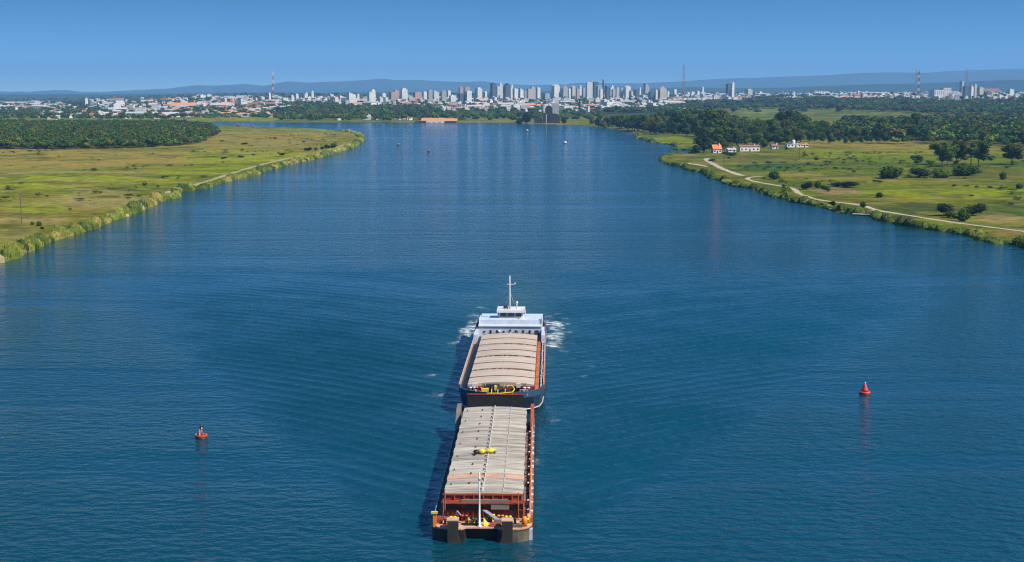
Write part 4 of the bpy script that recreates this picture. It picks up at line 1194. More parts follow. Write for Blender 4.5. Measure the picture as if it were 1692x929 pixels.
farm('farm_shed', 1210, 252, 13, 4, 1.2, M_greyroof, 'low grey and white shed half hidden right of the cottage', nwin=2)
farm('long_house', 1239, 250.5, 34, 8, 1.2, M_tile, 'long white building with a thin reddish roof beside the wood', nwin=5)
farm('farm_hut', 1281, 246.5, 10, 5, 1.4, M_tile, 'small pinkish hut between the long white building and the domed farmhouse', nwin=2)
farm('domed_farmhouse', 1312, 244.5, 24, 5, 0, M_greyroof, 'white flat-roofed farmhouse with a round white tank tower', True, nwin=4)
farm('farm_annex', 1329, 244, 14, 4, 0.8, M_tileo, 'low white annex with a brownish roof right of the tank tower', nwin=3)

# riverside warehouse with orange roof on the far bank
p = on_ground(722, 202); m = p.y / (F / CT)
root = link('warehouse'); root.location = p; tag(root, 'long riverside warehouse with a broad orange roof and pale arched front', 'warehouse')
MB().box(-36 * m, -18 * m, 0, 30, -1, 4.5 * m).build('quay_shed', M_dksteel, root)
MB().box(-17.9 * m, 12 * m, 4, 34, -1, 5.0 * m).build('wall', M_plaster, root)
MB().box(12.1 * m, 31 * m, 7, 34, -1, 4.6 * m).build('wall', M_cream, root)
MB().gable(-26 * m, 12 * m, 5, 45, 5.0 * m + .1, 4.2 * m, 1, 0).build('roof', M_tileo, root)
MB().gable(13 * m, 32 * m, 6, 40, 4.6 * m + .1, 4.0 * m, 1, 0).build('roof', M_tileo, root)
for k in range(5):
    x = (-14 + k * 9) * m; h = 3.6 * m
    vs = [(x + math.cos(a) * 2.8 * m, 3.9, -1 + h * .6 + math.sin(a) * h * .4) for a in np.linspace(0, math.pi, 9)] + [(x - 2.8 * m, 3.9, -1), (x + 2.8 * m, 3.9, -1)]
    MB().add(vs, [tuple(range(11))]).build('archway', M_win, root)

def big(px, py, wpx, hpx, dep, wall, roof, rh, label, ry=0.2, cols=6):
    p = on_ground(px, py, 6400); m = p.y / (F / CT); W = wpx * m / 2; H = hpx * m
    root = link('large_building'); root.location = p; root.rotation_euler = (0, 0, ry); tag(root, label, 'building')
    MB().box(-W, W, 0, dep, -2, H).build('wall', wall, root)
    (MB().gable(-W, W, 0, dep, H + .02, rh, .6, 0) if rh else MB().box(-W - .4, W + .4, -.4, dep + .4, H + .02, H + .9)).build('roof', roof, root)
    wb = MB(); nf = max(1, int(H / 4))
    for f_ in range(nf):
        for c in range(cols):
            x = -W + 2 * W * (c + .25) / cols; z = 1 + f_ * 4
            wb.add([(x, -.08, z), (x + W / cols, -.08, z), (x + W / cols, -.08, z + 1.8), (x, -.08, z + 1.8)], [(0, 1, 2, 3)])
    wb.build('windows', M_win, root)
big(1358, 165, 50, 7, 40, M_plaster, M_greyroof, 0, 'long low white building in the right suburb before its taller wing')
big(1358, 161, 26, 10, 40, M_plaster, M_tile, 0, 'taller white block with a red edge behind the long low white building')
big(1552, 162, 18, 13, 40, M_plaster, M_greyroof, 0, 'bright white factory block left of the far-right towers', cols=5)
big(1565, 161, 14, 15, 30, M_plaster, M_greyroof, 0, 'tall white factory wing right of the bright factory block', cols=3)
big(1585, 162, 22, 7, 30, M_plaster, M_greyroof, 0, 'low white hall between the factory wing and the far-right towers')
big(1640, 156, 30, 6, 50, M_pink, M_tile, 8, 'pinkish hall with a red roof right of the far-right towers')
big(302, 180, 42, 5, 30, M_plaster, M_tileo, 8, 'long orange-walled warehouse with a white roof edge in the left town', 0.1)
big(362, 179, 34, 5, 30, M_plaster, M_greyroof, 6, 'long white shed right of the orange warehouse in the left town', -0.2)
big(404, 176, 24, 9, 30, M_plaster, M_greyroof, 0, 'wide white building left of the red and white mast', 0.3)
big(432, 176, 42, 4, 30, M_pink, M_tile, 5, 'long red-roofed hall at the foot of the red and white mast', 0.1)
big(200, 179, 13, 9, 25, M_plaster, M_greyroof, 6, 'big white tilted-roof shed beside the gantry in the left town', 0.6, 3)
big(255, 177, 18, 7, 25, M_plaster, M_tile, 0, 'white building group right of the tilted shed in the left town', 0.3)
big(228, 188, 30, 4, 25, M_pink, M_tile, 5, 'red-roofed row near the left channel', 0.2)
big(30, 171, 70, 3, 60, M_cream, M_greyroof, 0, 'long pale wall-like building along the far left horizon', 0.05)
big(120, 173.5, 30, 4, 40, M_dksteel, M_dksteel, 0, 'dark blue-grey hall left of the white block with a dark cap', 0.05)
big(455, 193, 20, 2.5, 15, M_cream, M_greyroof, 2, 'pale low building on the bank of the left channel', 0.05, 4)
big(876, 178, 18, 4, 25, M_pink, M_tileo, 5, 'orange-roofed house row under the central skyline', 0.1, 4)
big(1418, 164, 12, 6, 20, M_pink, M_tile, 4, 'red hall beside the pinkish tower in the right suburb', 0.1, 3)

# gantry in the left town
p = on_ground(187, 173); m = p.y / (F / CT)
g = MB(); 
for x in (-4, 3): 
    g.box(x * m, x * m + .5 * m, 0, .5 * m, -1, 13 * m)
g.box(-4 * m, 3.5 * m, 0, .5 * m, 12 * m, 13 * m); g.box(-4 * m, 3.5 * m, 0, .4 * m, 7 * m, 7.4 * m)
o = g.build('gantry', M_steel); o.location = p; tag(o, 'dark steel gantry frame in the left town', 'gantry')

# ------------------------------------------------------------------ power poles
M_wood = worn('pole_wood', (0.16, 0.12, 0.08), None, 0.5, 2)
def pole(px, py, hpx, label):
    p = on_ground(px, py); m = p.y / (F / CT); H = hpx * m
    root = link('power_pole'); root.location = p; tag(root, label, 'pole')
    MB().tube((0, 0, -.5), (0, 0, H), .22, .15).build('post', M_wood, root)
    MB().box(-1.1, 1.1, -.08, .08, H * .93, H * .93 + .18).build('crossarm', M_wood, root)
pole(36, 370, 52, 'wooden power pole standing in the left meadow')
pole(1196, 272, 13, 'short wooden pole beside the upper track on the right bank')
pole(1321, 265, 22, 'thin wooden pole in the olive field on the right bank')

# small jetty on the right bank
p = at(1432, 356.5, 0.0)
root = link('jetty'); root.location = p; root.rotation_euler = (0, 0, -.5); tag(root, 'small white jetty at the water edge below the track', 'jetty')
MB().box(-6, 5, -1, 1, .45, .6).build('deck', M_white, root)
for x in (-5, -1, 3): MB().tube((x, -.8, -1), (x, -.8, .45), .12).build('post', M_wood, root)
# two haystack-like huts on the left spit
for px, py, w_, lab in ((393, 210.3, 5, 'small dark hut on the far edge of the left meadow'), (417, 211.5, 2.5, 'tiny hut right of the dark hut on the left meadow edge')):
    p = on_ground(px, py); m = p.y / (F / CT)
    root = link('hut'); root.location = p; tag(root, lab, 'hut')
    MB().box(-w_ * m / 2, w_ * m / 2, 0, 5, -.5, 2.2).build('wall', M_wood, root); MB().gable(-w_ * m / 2, w_ * m / 2, 0, 5, 2.22, 2.0, .3, 0, 'y').build('roof', M_tile, root)
# ------------------------------------------------------------------ the convoy: open barge in front
M_rust = worn('rust_red_steel', (0.28, 0.045, 0.018), (0.10, 0.02, 0.012), 0.7, 0.7, 0.7)
M_rusto = worn('orange_rust_steel', (0.52, 0.15, 0.04), (0.17, 0.05, 0.025), 0.9, 0.9, 0.75)
M_salmon = worn('salmon_deck', (0.58, 0.36, 0.24), (0.33, 0.17, 0.1), 0.6, 0.5, 0.8)
M_hatch = worn('hatch_cover_paint', (0.54, 0.475, 0.385), (0.23, 0.19, 0.145), 0.95, 0.55, 0.75, rand=0.16, mapping=(0.25, 2.2, 1))
M_hatch2 = worn('arched_hatch_paint', (0.56, 0.46, 0.36), (0.36, 0.25, 0.18), 0.55, 0.5, 0.7, rand=0.1, mapping=(0.3, 1.5, 1))
M_hull = worn('black_hull', (0.018, 0.017, 0.017), (0.09, 0.05, 0.03), 0.45, 0.5, 0.55)
M_hullk = worn('khaki_lit_hull', (0.16, 0.13, 0.085), (0.05, 0.04, 0.03), 0.7, 0.8, 0.7)  # khaki tone for the sunlit part of the hull, shared with the chain locker
M_knee = worn('knee_steel', (0.028, 0.024, 0.02), (0.075, 0.055, 0.035), 0.5, 0.9, 0.6)
M_rustb = worn('bright_rust_steel', (0.42, 0.075, 0.02), (0.2, 0.04, 0.015), 0.6, 0.7, 0.7)
M_side = worn('side_deck', (0.21, 0.16, 0.13), (0.09, 0.06, 0.05), 0.7, 0.7, 0.85)
M_black = worn('black_paint', (0.02, 0.02, 0.02), (0.07, 0.05, 0.04), 0.4, 1.5, 0.5)
M_yel = worn('yellow_paint', (0.85, 0.62, 0.03), (0.5, 0.33, 0.03), 0.3, 2.0, 0.5)
M_org = worn('orange_paint', (0.85, 0.26, 0.03), (0.5, 0.14, 0.03), 0.3, 2.0, 0.5)
M_grey = worn('grey_locker', (0.2, 0.19, 0.16), None, 0.5, 1.0)
M_rail = worn('pale_rail', (0.62, 0.6, 0.56), (0.4, 0.22, 0.13), 0.6, 0.8, 0.5)
M_blue = worn('blue_hull', (0.035, 0.085, 0.15), (0.05, 0.05, 0.05), 0.6, 0.5, 0.5)
M_rope = worn('rope', (0.6, 0.5, 0.25), None, 0.3, 3)
M_redp = worn('red_paint', (0.62, 0.05, 0.03), (0.35, 0.05, 0.04), 0.4, 1.5, 0.45)
M_wht_shaded = worn('ship_white_shaded', (0.58, 0.65, 0.74), (0.42, 0.38, 0.34), 0.4, 0.6, 0.45)  # white paint with the bluish-grey shade of the front faces mixed in

barge = link('cargo_barge'); barge.location = (bow.x, bow.y, -0.45); barge.rotation_euler = (0, 0, -SHIP_AX)
tag(barge, 'rust-red barge in front with flat beige ribbed hatch covers and a white bow pole', 'barge')
HWB, BL = 5.87, 50.5
plan = [(-HWB, BL), (-HWB, 1.6), (-HWB + .35, .8), (-HWB + 1.0, .25), (-HWB + 1.7, 0), (-2.1, 0), (-1.7, 1.7), (1.5, 1.7), (1.9, 0), (HWB - 1.7, 0), (HWB - 1.0, .25), (HWB - .35, .8), (HWB, 1.6), (HWB, BL)]
MB().prism(plan[::-1], -2.0, 1.85).build('hull', M_hull, barge)
mb = MB()
for pts in [[(2.9, -.02), (HWB - 1.7, -.02), (HWB - .98, .22), (HWB - .32, .78), (HWB + .02, 1.6), (HWB + .02, 3.5)]]:
    for a, b in zip(pts, pts[1:]):
        mb.add([(a[0], a[1], -.3), (b[0], b[1], -.3), (b[0], b[1], 1.75), (a[0], a[1], 1.75)], [(0, 1, 2, 3)])
mb.build('sunlit_bow_plating', M_hullk, barge)  # painted sunlight: only the right bow corner gets the lighter hull tone
MB().box(HWB - .62, HWB + .03, .75, 1.3, .4, 1.8).build('white_patch', M_wht_shaded, barge)
deck_plan = [(-HWB + .05, BL - .05), (-HWB + .05, 1.7), (-HWB + .45, .9), (-HWB + 1.05, .4), (-HWB + 1.8, .12), (-2.4, .12), (-1.9, .55), (1.7, .55), (2.2, .12), (HWB - 1.8, .12), (HWB - 1.05, .4), (HWB - .45, .9), (HWB - .05, 1.7), (HWB - .05, BL - .05)]
MB().prism([(x, min(y, 4.2)) for x, y in deck_plan][::-1], 1.86, 2.02).build('bow_deck', M_salmon, barge)
for s in (-1, 1): MB().box(s * 5.2 - .72 + .05 * s, s * 5.2 + .6 + .02 * s, 4.22, BL - .1, 1.86, 2.01).build('side_deck', M_side if s > 0 else M_black, barge)  # left deck in black: the shadow beside the hatch is painted into it
MB().box(-4.5, 4.5, 49.3, BL - .1, 1.86, 2.0).build('stern_deck', M_black, barge)
# bulwarks and sheer strakes
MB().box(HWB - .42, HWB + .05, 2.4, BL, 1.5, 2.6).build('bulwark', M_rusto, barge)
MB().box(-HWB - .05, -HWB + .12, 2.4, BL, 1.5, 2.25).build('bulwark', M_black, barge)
mb = MB(); mb.box(-HWB - .02, -HWB + .08, 3, BL, 2.26, 2.36); mb.build('rail_cap', M_rail, barge)
mb = MB()
for k in range(14):
    y = 5 + k * 3.1 + random.uniform(-.6, .6); mb.box(HWB - .2, HWB + .08, y, y + random.uniform(.5, 1.5), 2.61, 2.64)
mb.build('paint_patches', M_rail, barge)
for s in (-1, 1):
    mb = MB(); x0, x1 = (HWB - .5, HWB + .02) if s > 0 else (-HWB - .02, -HWB + .6)
    mb.add([(x0, 44, 2.0), (x1, 44, 2.0), (x1, 50.6, 2.0), (x0, 50.6, 2.0), (x0, 44, 2.6), (x1, 44, 2.6), (x1, 50.6, 4.9), (x0, 50.6, 4.9), (x0, 48, 4.7), (x1, 48, 4.7)], [(0, 3, 2, 1), (0, 1, 5, 4), (1, 2, 6, 9, 5), (3, 0, 4, 8, 7), (4, 5, 9, 8), (8, 9, 6, 7), (2, 3, 7, 6)])
    mb.build('stern_plate', M_rustb if s > 0 else M_side, barge)
# knees
for x0 in (-3.98, 2.35):
    kn = MB(); kn.box(x0, x0 + 1.25, -.35, .75, -1.6, 3.05)
    sx = 1 if x0 < 0 else -1; xa = x0 + 1.25 if x0 < 0 else x0
    kn.add([(xa, -.34, 1.2), (xa + sx * .95, -.34, -1.2), (xa, -.34, -1.2), (xa, .6, 1.2), (xa + sx * .95, .6, -1.2), (xa, .6, -1.2)], [(0, 1, 2), (3, 5, 4), (0, 3, 4, 1)] if sx < 0 else [(0, 2, 1), (3, 4, 5), (0, 1, 4, 3)])
    kn.build('push_knee', M_knee, barge)
    MB().box(x0 - .05, x0 + 1.3, -.38, .85, 3.06, 3.16).build('knee_cap', M_salmon, barge)
# lower bulkhead with stiffeners, doors and platform
ybk = 4.2
bk = MB().box(-4.9, 4.9, ybk, ybk + .5, 2.02, 3.9).build('bulkhead', M_rustb, barge)
mb = MB()
for k in range(17):
    x = -4.8 + k * .6
    mb.box(x - .05, x + .05, ybk - .28, ybk - .01, 2.03, 3.85)
mb.box(-4.9, 4.9, ybk - .3, ybk - .01, 3.0, 3.1)
mb.build('stiffeners', M_rust, bk)
for x0, x1, z0, z1 in ((-4.35, -3.75, 3.15, 3.7), (-3.6, -3.1, 3.15, 3.7), (3.5, 3.95, 2.1, 3.6), (-1.9, -.4, 3.2, 3.6)):
    MB().box(x0, x1, ybk - .33, ybk - .02, z0, z1).build('opening', M_black, bk)
MB().box(-4.95, 4.95, ybk - .75, ybk + .6, 3.91, 4.0).build('platform', M_rust, barge)
MB().box(-2.6, 3.0, ybk - .35, ybk - .05, 4.01, 4.3).build('pipe_duct', M_grey, barge)
MB().box(.95, 3.1, ybk - .7, ybk - .34, 3.25, 3.88).build('locker', M_grey, barge)
MB().box(-4.6, 4.45, ybk + .62, BL - 1.6, 2.02, 4.5).build('coaming', M_rust, barge)
mb = MB()
for k in range(9): x = -4.6 + k * 1.15; mb.box(x - .07, x + .07, ybk + .4, ybk + .61, 4.0, 4.75)
mb.box(-4.85, 4.85, ybk + .45, ybk + .62, 4.62, 4.8)
mb.build('coaming_posts', M_rustb, barge)
mb = MB()
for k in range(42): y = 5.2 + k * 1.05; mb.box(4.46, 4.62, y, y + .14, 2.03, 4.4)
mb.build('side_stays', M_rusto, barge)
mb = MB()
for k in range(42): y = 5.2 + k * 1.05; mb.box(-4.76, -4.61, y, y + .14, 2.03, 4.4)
mb.build('side_stays', M_black, barge)  # left stays black too, part of the painted shadow strip
# hatch covers
def arched(y0, y1, hw, z, camber, lip, mat, parent, nx=12, thick=.3, rib=0.0, name='hatch_cover'):
    mb = MB(); ys = [(y0, lip * .55), (y0 + .1, lip), (y0 + (y1 - y0) * .45, lip * .5), (y0 + (y1 - y0) * .5, lip * .5 + rib), (y0 + (y1 - y0) * .58, lip * .45), (y1 - .05, 0)]
    vs = []
    for y, dz in ys:
        for i in range(nx + 1):
            x = -hw + 2 * hw * i / nx
            vs.append((x, y, z + dz + camber * (1 - (x / hw) ** 2)))
    w_ = nx + 1
    fs = [(j * w_ + i, j * w_ + i + 1, (j + 1) * w_ + i + 1, (j + 1) * w_ + i) for j in range(len(ys) - 1) for i in range(nx)]
    o = len(vs); vs += [(x, y, z - thick) for (x, y, _) in vs[:w_]]; fs += [(o + i, o + i + 1, i + 1, i) for i in range(nx)]
    o2 = len(vs); e = (len(ys) - 1) * w_; vs += [(x, y, z - thick) for (x, y, _) in vs[e:e + w_]]; fs += [(e + i, e + i + 1, o2 + i + 1, o2 + i) for i in range(nx)]
    l = [j * w_ for j in range(len(ys))]; fs.append(tuple([o] + l + [o2])); r_ = [j * w_ + nx for j in range(len(ys))]; fs.append(tuple(([o + nx] + r_ + [o2 + nx])[::-1]))
    mb.add(vs, fs); return mb.build(name, mat, parent)
hy0, hy1, nh = ybk + .7, 49.0, 21
for k in range(nh):
    a = hy0 + (hy1 - hy0) * k / nh; b = hy0 + (hy1 - hy0) * (k + 1) / nh
    hc = arched(a, b, 4.72 + (0.08 if k % 2 else 0), 4.6, .24, .06, M_salmon if k == 3 else M_hatch, barge, rib=.05)
    MB().box(-.12 if k > 1 else -.25, .04, a + .15, b - .12, 4.95, 5.02).build('centre_strip', M_rail, hc)
    cl_ = [(-.42, -.26, (a + b) / 2 - .12, (a + b) / 2 + .1, 4.98, 5.12), (2.35, 2.41, a + .3, b - .3, 4.86, 4.92)]
    if k % 2: cl_.append((-2.0, -1.8, b - .55, b - .35, 4.88, 5.02))
    if k % 3 == 1: cl_.append((-4.2, -4.05, b - .5, b - .35, 4.72, 4.86))
    for q, bb in enumerate(cl_): MB().box(*bb).build('cleat', M_rail if q == 1 else M_black, hc)
# bow gear
def xfm(px, py, z=2.05):
    p = at(px, py, z); dx, dy = p.x - bow.x, p.y - bow.y
    return (dx * ca - dy * sa, dx * sa + dy * ca)
mb = MB(); mb.lathe([(.28, 0), (.28, .08), (.12, .12), (.1, 3), (.085, 6.4), (.03, 6.5)], (-.3, .95, 2.03), 12); mb.tube((-.3, .95, 7.6), (-.3, .95, 8.0), .14, .1)
mb.build('bow_pole', M_white, barge, True)
def winch(x, y, z, parent, s=1.0, mats=(M_black, M_yel)):
    w_ = MB(); w_.tube((x - .9 * s, y, z + .45 * s), (x + .9 * s, y, z + .45 * s), .14 * s)
    for q in (-.7, 0, .7): w_.tube((x + (q - .16) * s, y, z + .45 * s), (x + (q + .16) * s, y, z + .45 * s), .42 * s, None, 14)
    w_.box(x - 1.0 * s, x + 1.0 * s, y - .4 * s, y + .4 * s, z, z + .12)
    o = w_.build('windlass', mats[0], parent)
    l = MB(); l.tube((x - .45 * s, y - .3, z + .3), (x - .2 * s, y - .55, z + .95 * s), .07); l.tube((x + .4 * s, y - .3, z + .3), (x + .55 * s, y - .1, z + 1.0 * s), .09); l.box(x - .5 * s, x - .3 * s, y - .46 * s, y + .46 * s, z + .5 * s, z + .92 * s)
    l.build('brake_lever', mats[1], o)
    return o
winch(-1.25, 1.5, 2.03, barge, .85)
mb = MB(); mb.add([(.2, 1.0, 2.04), (.9, 1.3, 2.04), (.15, 1.4, 3.0), (.3, 1.2, 2.04)], [(0, 1, 2), (1, 3, 2), (3, 0, 2), (0, 3, 1)]); mb.build('yellow_bracket', M_yel, barge)
mb = MB(); mb.add([(-.1, 3.5, 3.1), (.45, 3.5, 3.1), (2.1, 1.9, 2.5), (1.5, 1.9, 2.5), (-.1, 3.5, 3.2), (.45, 3.5, 3.2), (2.1, 1.9, 2.6), (1.5, 1.9, 2.6)], [(0, 3, 2, 1), (4, 5, 6, 7), (0, 1, 5, 4), (1, 2, 6, 5), (2, 3, 7, 6), (3, 0, 4, 7)]); mb.build('loading_ramp', M_steel, barge)
mb = MB(); mb.box(.9, 2.2, .9, 1.5, 2.03, 2.3); mb.build('tool_box', M_redp, barge)
mb = MB(); mb.box(1.35, 3.0, 1.7, 2.1, 2.03, 2.55); mb.path([(1.0, .8, 2.1), (1.9, .65, 2.3), (3.2, .8, 2.15)], .06); mb.build('chain_stopper', M_grey, barge)
def bollard(x, y, z, parent, mat, s=1.0):
    b_ = MB()
    for d in (-.22, .22): b_.lathe([(.13 * s, 0), (.13 * s, .55 * s), (.19 * s, .58 * s), (.19 * s, .7 * s), (.02, .72 * s)], (x + d * s, y, z), 10)
    b_.box(x - .42 * s, x + .42 * s, y - .2 * s, y + .2 * s, z - .01, z + .06)
    return b_.build('bollard', mat, parent, True)
for x, y, mt in ((-3.5, 2.3, M_yel), (-4.15, 1.6, M_rust), (-2.9, 3.1, M_black), (3.0, 2.6, M_yel), (3.6, 1.9, M_black), (1.0, 3.2, M_yel), (5.05, 1.7, M_yel), (-2.2, 2.9, M_redp), (2.1, 2.9, M_org)):
    bollard(x, y, 2.03, barge, mt, 1.05)
mb = MB(); mb.box(-5.75, -5.35, .95, 1.35, 1.9, 3.5); mb.build('corner_post', M_org, barge)
MB().box(-5.95, -5.2, .85, 1.2, 3.51, 3.75).build('post_head', M_yel, barge)
mb = MB(); mb.lathe([(.34, 0), (.34, .9), (.2, 1.15), (.02, 1.2)], (4.95, 1.2, 2.03), 10); mb.box(5.2, 5.6, 2.1, 2.7, 2.03, 3.1); mb.build('ventilator', M_org, barge, True)
mb = MB(); mb.box(3.3, 4.7, .6, .9, 2.03, 2.35); mb.build('chain_locker', M_hullk, barge)
mb = MB()
for x in (-4.7, -4.5, 4.2, 4.8): mb.tube((x, 3.3, 2.03), (x, 3.3, 5.4 if abs(x) < 4.6 else 4.6), .07)
mb.build('stanchion', M_rusto, barge)
mb = MB()
for s in (-1, 1):
    yy = np.arange(2.5, BL, 2.4)
    for y in yy: mb.tube((s * 5.65, y, 2.2), (s * 5.65, y, 3.2), .035, None, 5)
    mb.tube((s * 5.65, 2.5, 3.2), (s * 5.65, yy[-1], 3.2), .03, None, 5)
mb.build('side_railing', M_rail, barge)
mb = MB(); r_ = random.Random(4)
for k in range(26):
    y = 5 + k * 1.7; x = 5.3 + r_.uniform(-.25, .2); s = r_.uniform(.12, .3); mb.box(x - s, x + s * .6, y, y + s * 1.6, 2.02, 2.05 + s * 1.4)
mb.build('deck_fittings', M_black, barge)
mb = MB()
for k in range(12): y = 6 + k * 3.7; x = 5.35 + r_.uniform(-.2, .2); mb.lathe([(.13, 0), (.13, .4), (.2, .45), (.02, .6)], (x, y, 2.02), 8)
mb.build('vent_heads', M_rail, barge)
mb = MB(); mb.box(-5.5, -4.7, 1.9, 3.4, 2.03, 2.5); mb.build('rope_locker', M_rust, barge)
mb = MB()
for k in range(4): mb.path([(-3.4 + .45 * math.cos(q), 2.9 + .4 * math.sin(q), 2.1 + .08 * k) for q in np.linspace(0, 6.28, 13)], .06, 5)
mb.build('rope_coil', M_black, barge)
for k in range(20):
    x = -2.4 + k * .23 + r_.uniform(-.1, .1); y = 3.2 + r_.uniform(-.5, .4); s = r_.uniform(.08, .2); MB().box(x - s, x + s, y - s, y + s, 2.03, 2.03 + s * 2.6).build('deck_fitting', M_black, barge)
mb = MB(); mb.box(-4.6, -3.0, 3.0, 3.2, 2.4, 2.5); mb.tube((-3.6, 3.1, 2.05), (-3.0, 2.7, 3.3), .09); mb.tube((-3.0, 2.7, 3.3), (-2.6, 2.6, 2.8), .08); mb.build('davit', M_steel, barge)

# bundles on the hatch
def bundle(px, py, s, lab):
    p = at(px, py, 4.6)
    root = link('equipment_bundle'); root.location = (p.x, p.y, 4.55); tag(root, lab, 'bundle', 'yellow bundles on the beige hatch')
    v, f = ICO2; r = np.random.default_rng(int(px))
    def lump(sx, sy, sz, dx, dy, mat, nm):
        vv = v * np.array([sx, sy, sz]) * (1 + .12 * r.normal(size=(len(v), 1))) + np.array([dx, dy, sz * .8])
        o = link(nm, np_mesh(nm, vv, f, None, [mat], None, True), root)
    lump(.75 * s, .45, .32, .35, 0, M_yel, 'yellow_cover'); lump(.4, .4, .26, -.6 * s, -.15, M_black, 'rope_heap'); lump(.25, .25, .2, .95 * s, -.1, M_grey, 'sack')
bundle(792, 748, .7, 'smaller yellow bundle with a dark coil, left of the hatch centre line')
bundle(806, 747, 1.0, 'larger yellow bundle lying across the hatch centre line')

# ------------------------------------------------------------------ the cargo ship behind
AX2 = R(1.75)
ship = link('cargo_ship'); SY0 = 207.6; ship.location = (-2.0, SY0, 0); ship.rotation_euler = (0, 0, -AX2)
tag(ship, 'blue-hulled ship pushing the barge, with arched beige hatches and a white wheelhouse', 'ship')
SL = 74.0; HW2 = 7.15
def plan2(w, back):
    h = [(HW2 * w * .3, back + .2), (HW2 * w * .55, back + .8), (HW2 * w * .76, 1.8 + back), (HW2 * w * .91, 3.3 + back), (HW2 * w * .98, 6.0 + back), (HW2 * w, 10 + back), (HW2 * w, SL - 8), (HW2 * w * .93, SL)]
    return [(-x, y) for x, y in h[::-1]] + [(0, back)] + h
lo, mid, hi = plan2(.86, 5.5), plan2(.96, 3.4), plan2(1.0, 1.6)
mb = MB(); n_ = len(lo)
vs = [(x, y, -2) for x, y in lo] + [(x, y, .6) for x, y in mid] + [(x, y, 3.0) for x, y in hi]
fs = [(k * n_ + i, (k + 1) * n_ + i, (k + 1) * n_ + (i + 1) % n_, k * n_ + (i + 1) % n_) for k in range(2) for i in range(n_)] + [tuple(range(2 * n_, 3 * n_))[::-1]]
mb.add(vs, fs); mb.build('hull', M_blue, ship)
# white boot line near the water at the bow and sheer line on top
mb = MB()
for pl, z, r0 in ((mid, .62, .10),):
    mb.path([(x * 1.005, y - .05, z) for x, y in pl[2:-2]], r0, 5)
mb.build('rubbing_strake', M_rail, ship)
MB().prism([(x * .985, y + .2) for x, y in hi][::-1], 3.01, 3.08).build('main_deck', M_black, ship)
for sgn in (-1, 1):
  mb = MB()
  pts = [q for q in hi if q[1] < 9.2 and q[0] * sgn > 0]
  for a, b in zip(pts, pts[1:]):
    if abs((a[0] + b[0]) / 2) < 3.0: continue
    mb.add([(a[0], a[1], 3.0), (b[0], b[1], 3.0), (b[0] * 1.01, b[1] - .1, 4.0), (a[0] * 1.01, a[1] - .1, 4.0), (a[0] * .965, a[1] + .2, 3.0), (b[0] * .965, b[1] + .2, 3.0), (b[0] * .975, b[1] + .1, 4.0), (a[0] * .975, a[1] + .1, 4.0)],
           [(0, 1, 2, 3), (5, 4, 7, 6), (3, 2, 6, 7), (0, 3, 7, 4), (1, 5, 6, 2)])
  mb.build('bow_bulwark', M_blue, ship)
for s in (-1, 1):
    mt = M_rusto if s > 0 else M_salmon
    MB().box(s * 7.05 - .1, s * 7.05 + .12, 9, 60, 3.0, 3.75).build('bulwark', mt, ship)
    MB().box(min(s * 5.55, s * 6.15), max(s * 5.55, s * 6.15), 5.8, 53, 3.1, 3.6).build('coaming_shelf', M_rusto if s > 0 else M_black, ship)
MB().box(-5.5, 5.5, 5.6, 52, 3.09, 4.1).build('coaming', M_rust, ship)
y = 6.0
for k in range(8):
    L = 5.15
    hc = arched(y, y + L, 5.45, 4.25, .42, .16, M_hatch2, ship, 16, .25, 0.05)
    e = MB()
    nx = 14; zc = lambda x: 4.25 + .42 * (1 - (x / 5.45) ** 2)
    ye = y + L
    vs = []
    for i in range(nx + 1):
        x = -5.4 + 10.8 * i / nx; vs += [(x, ye - .02, zc(x) + .07), (x, ye + .32, zc(x) + .05)]
    e.add(vs, [(2 * i, 2 * i + 2, 2 * i + 3, 2 * i + 1) for i in range(nx)])
    e.build('edge_band', M_rusto if k % 2 == 0 else M_grey, hc)
    MB().tube((0, y + .3, 4.75), (0, y + L - .3, 4.72), .05).build('centre_seam', M_rail, hc)
    if k % 2:
        rr = random.Random(k)
        for i in range(24):
            x = -5 + i * .43; 
            if rr.random() < .6: MB().box(x, x + rr.uniform(.15, .4), ye + .05, ye + .35, 4.3, zc(x) + .12).build('beam_fitting', M_rust if k != 3 else M_black, hc)
    y += L + (.3 if k % 2 == 0 else .85)
ye0 = y
mb = MB()
for k in range(20):
    yy = 9 + k * 2.3; mb.tube((6.95, yy, 3.1), (6.95, yy, 4.3), .05, None, 5)
mb.path([(6.95, 9, 4.3), (6.95, 53, 4.3)], .05, 5); mb.path([(-6.95, 9, 4.2), (-6.95, 53, 4.2)], .05, 5)
for k in range(20): yy = 9 + k * 2.3; mb.tube((-6.95, yy, 3.1), (-6.95, yy, 4.2), .04, None, 5)
mb.build('side_railing', M_rail, ship)
mb = MB(); r_ = random.Random(9)
for k in range(20):
    yy = 9 + k * 2.2; s = r_.uniform(.15, .34)
    mb.box(6.55 - s * .6, 6.55 + s * .6, yy, yy + r_.uniform(.6, 1.5), 3.09, 3.4 + s)
mb.build('deck_boxes', M_wht_shaded, ship)
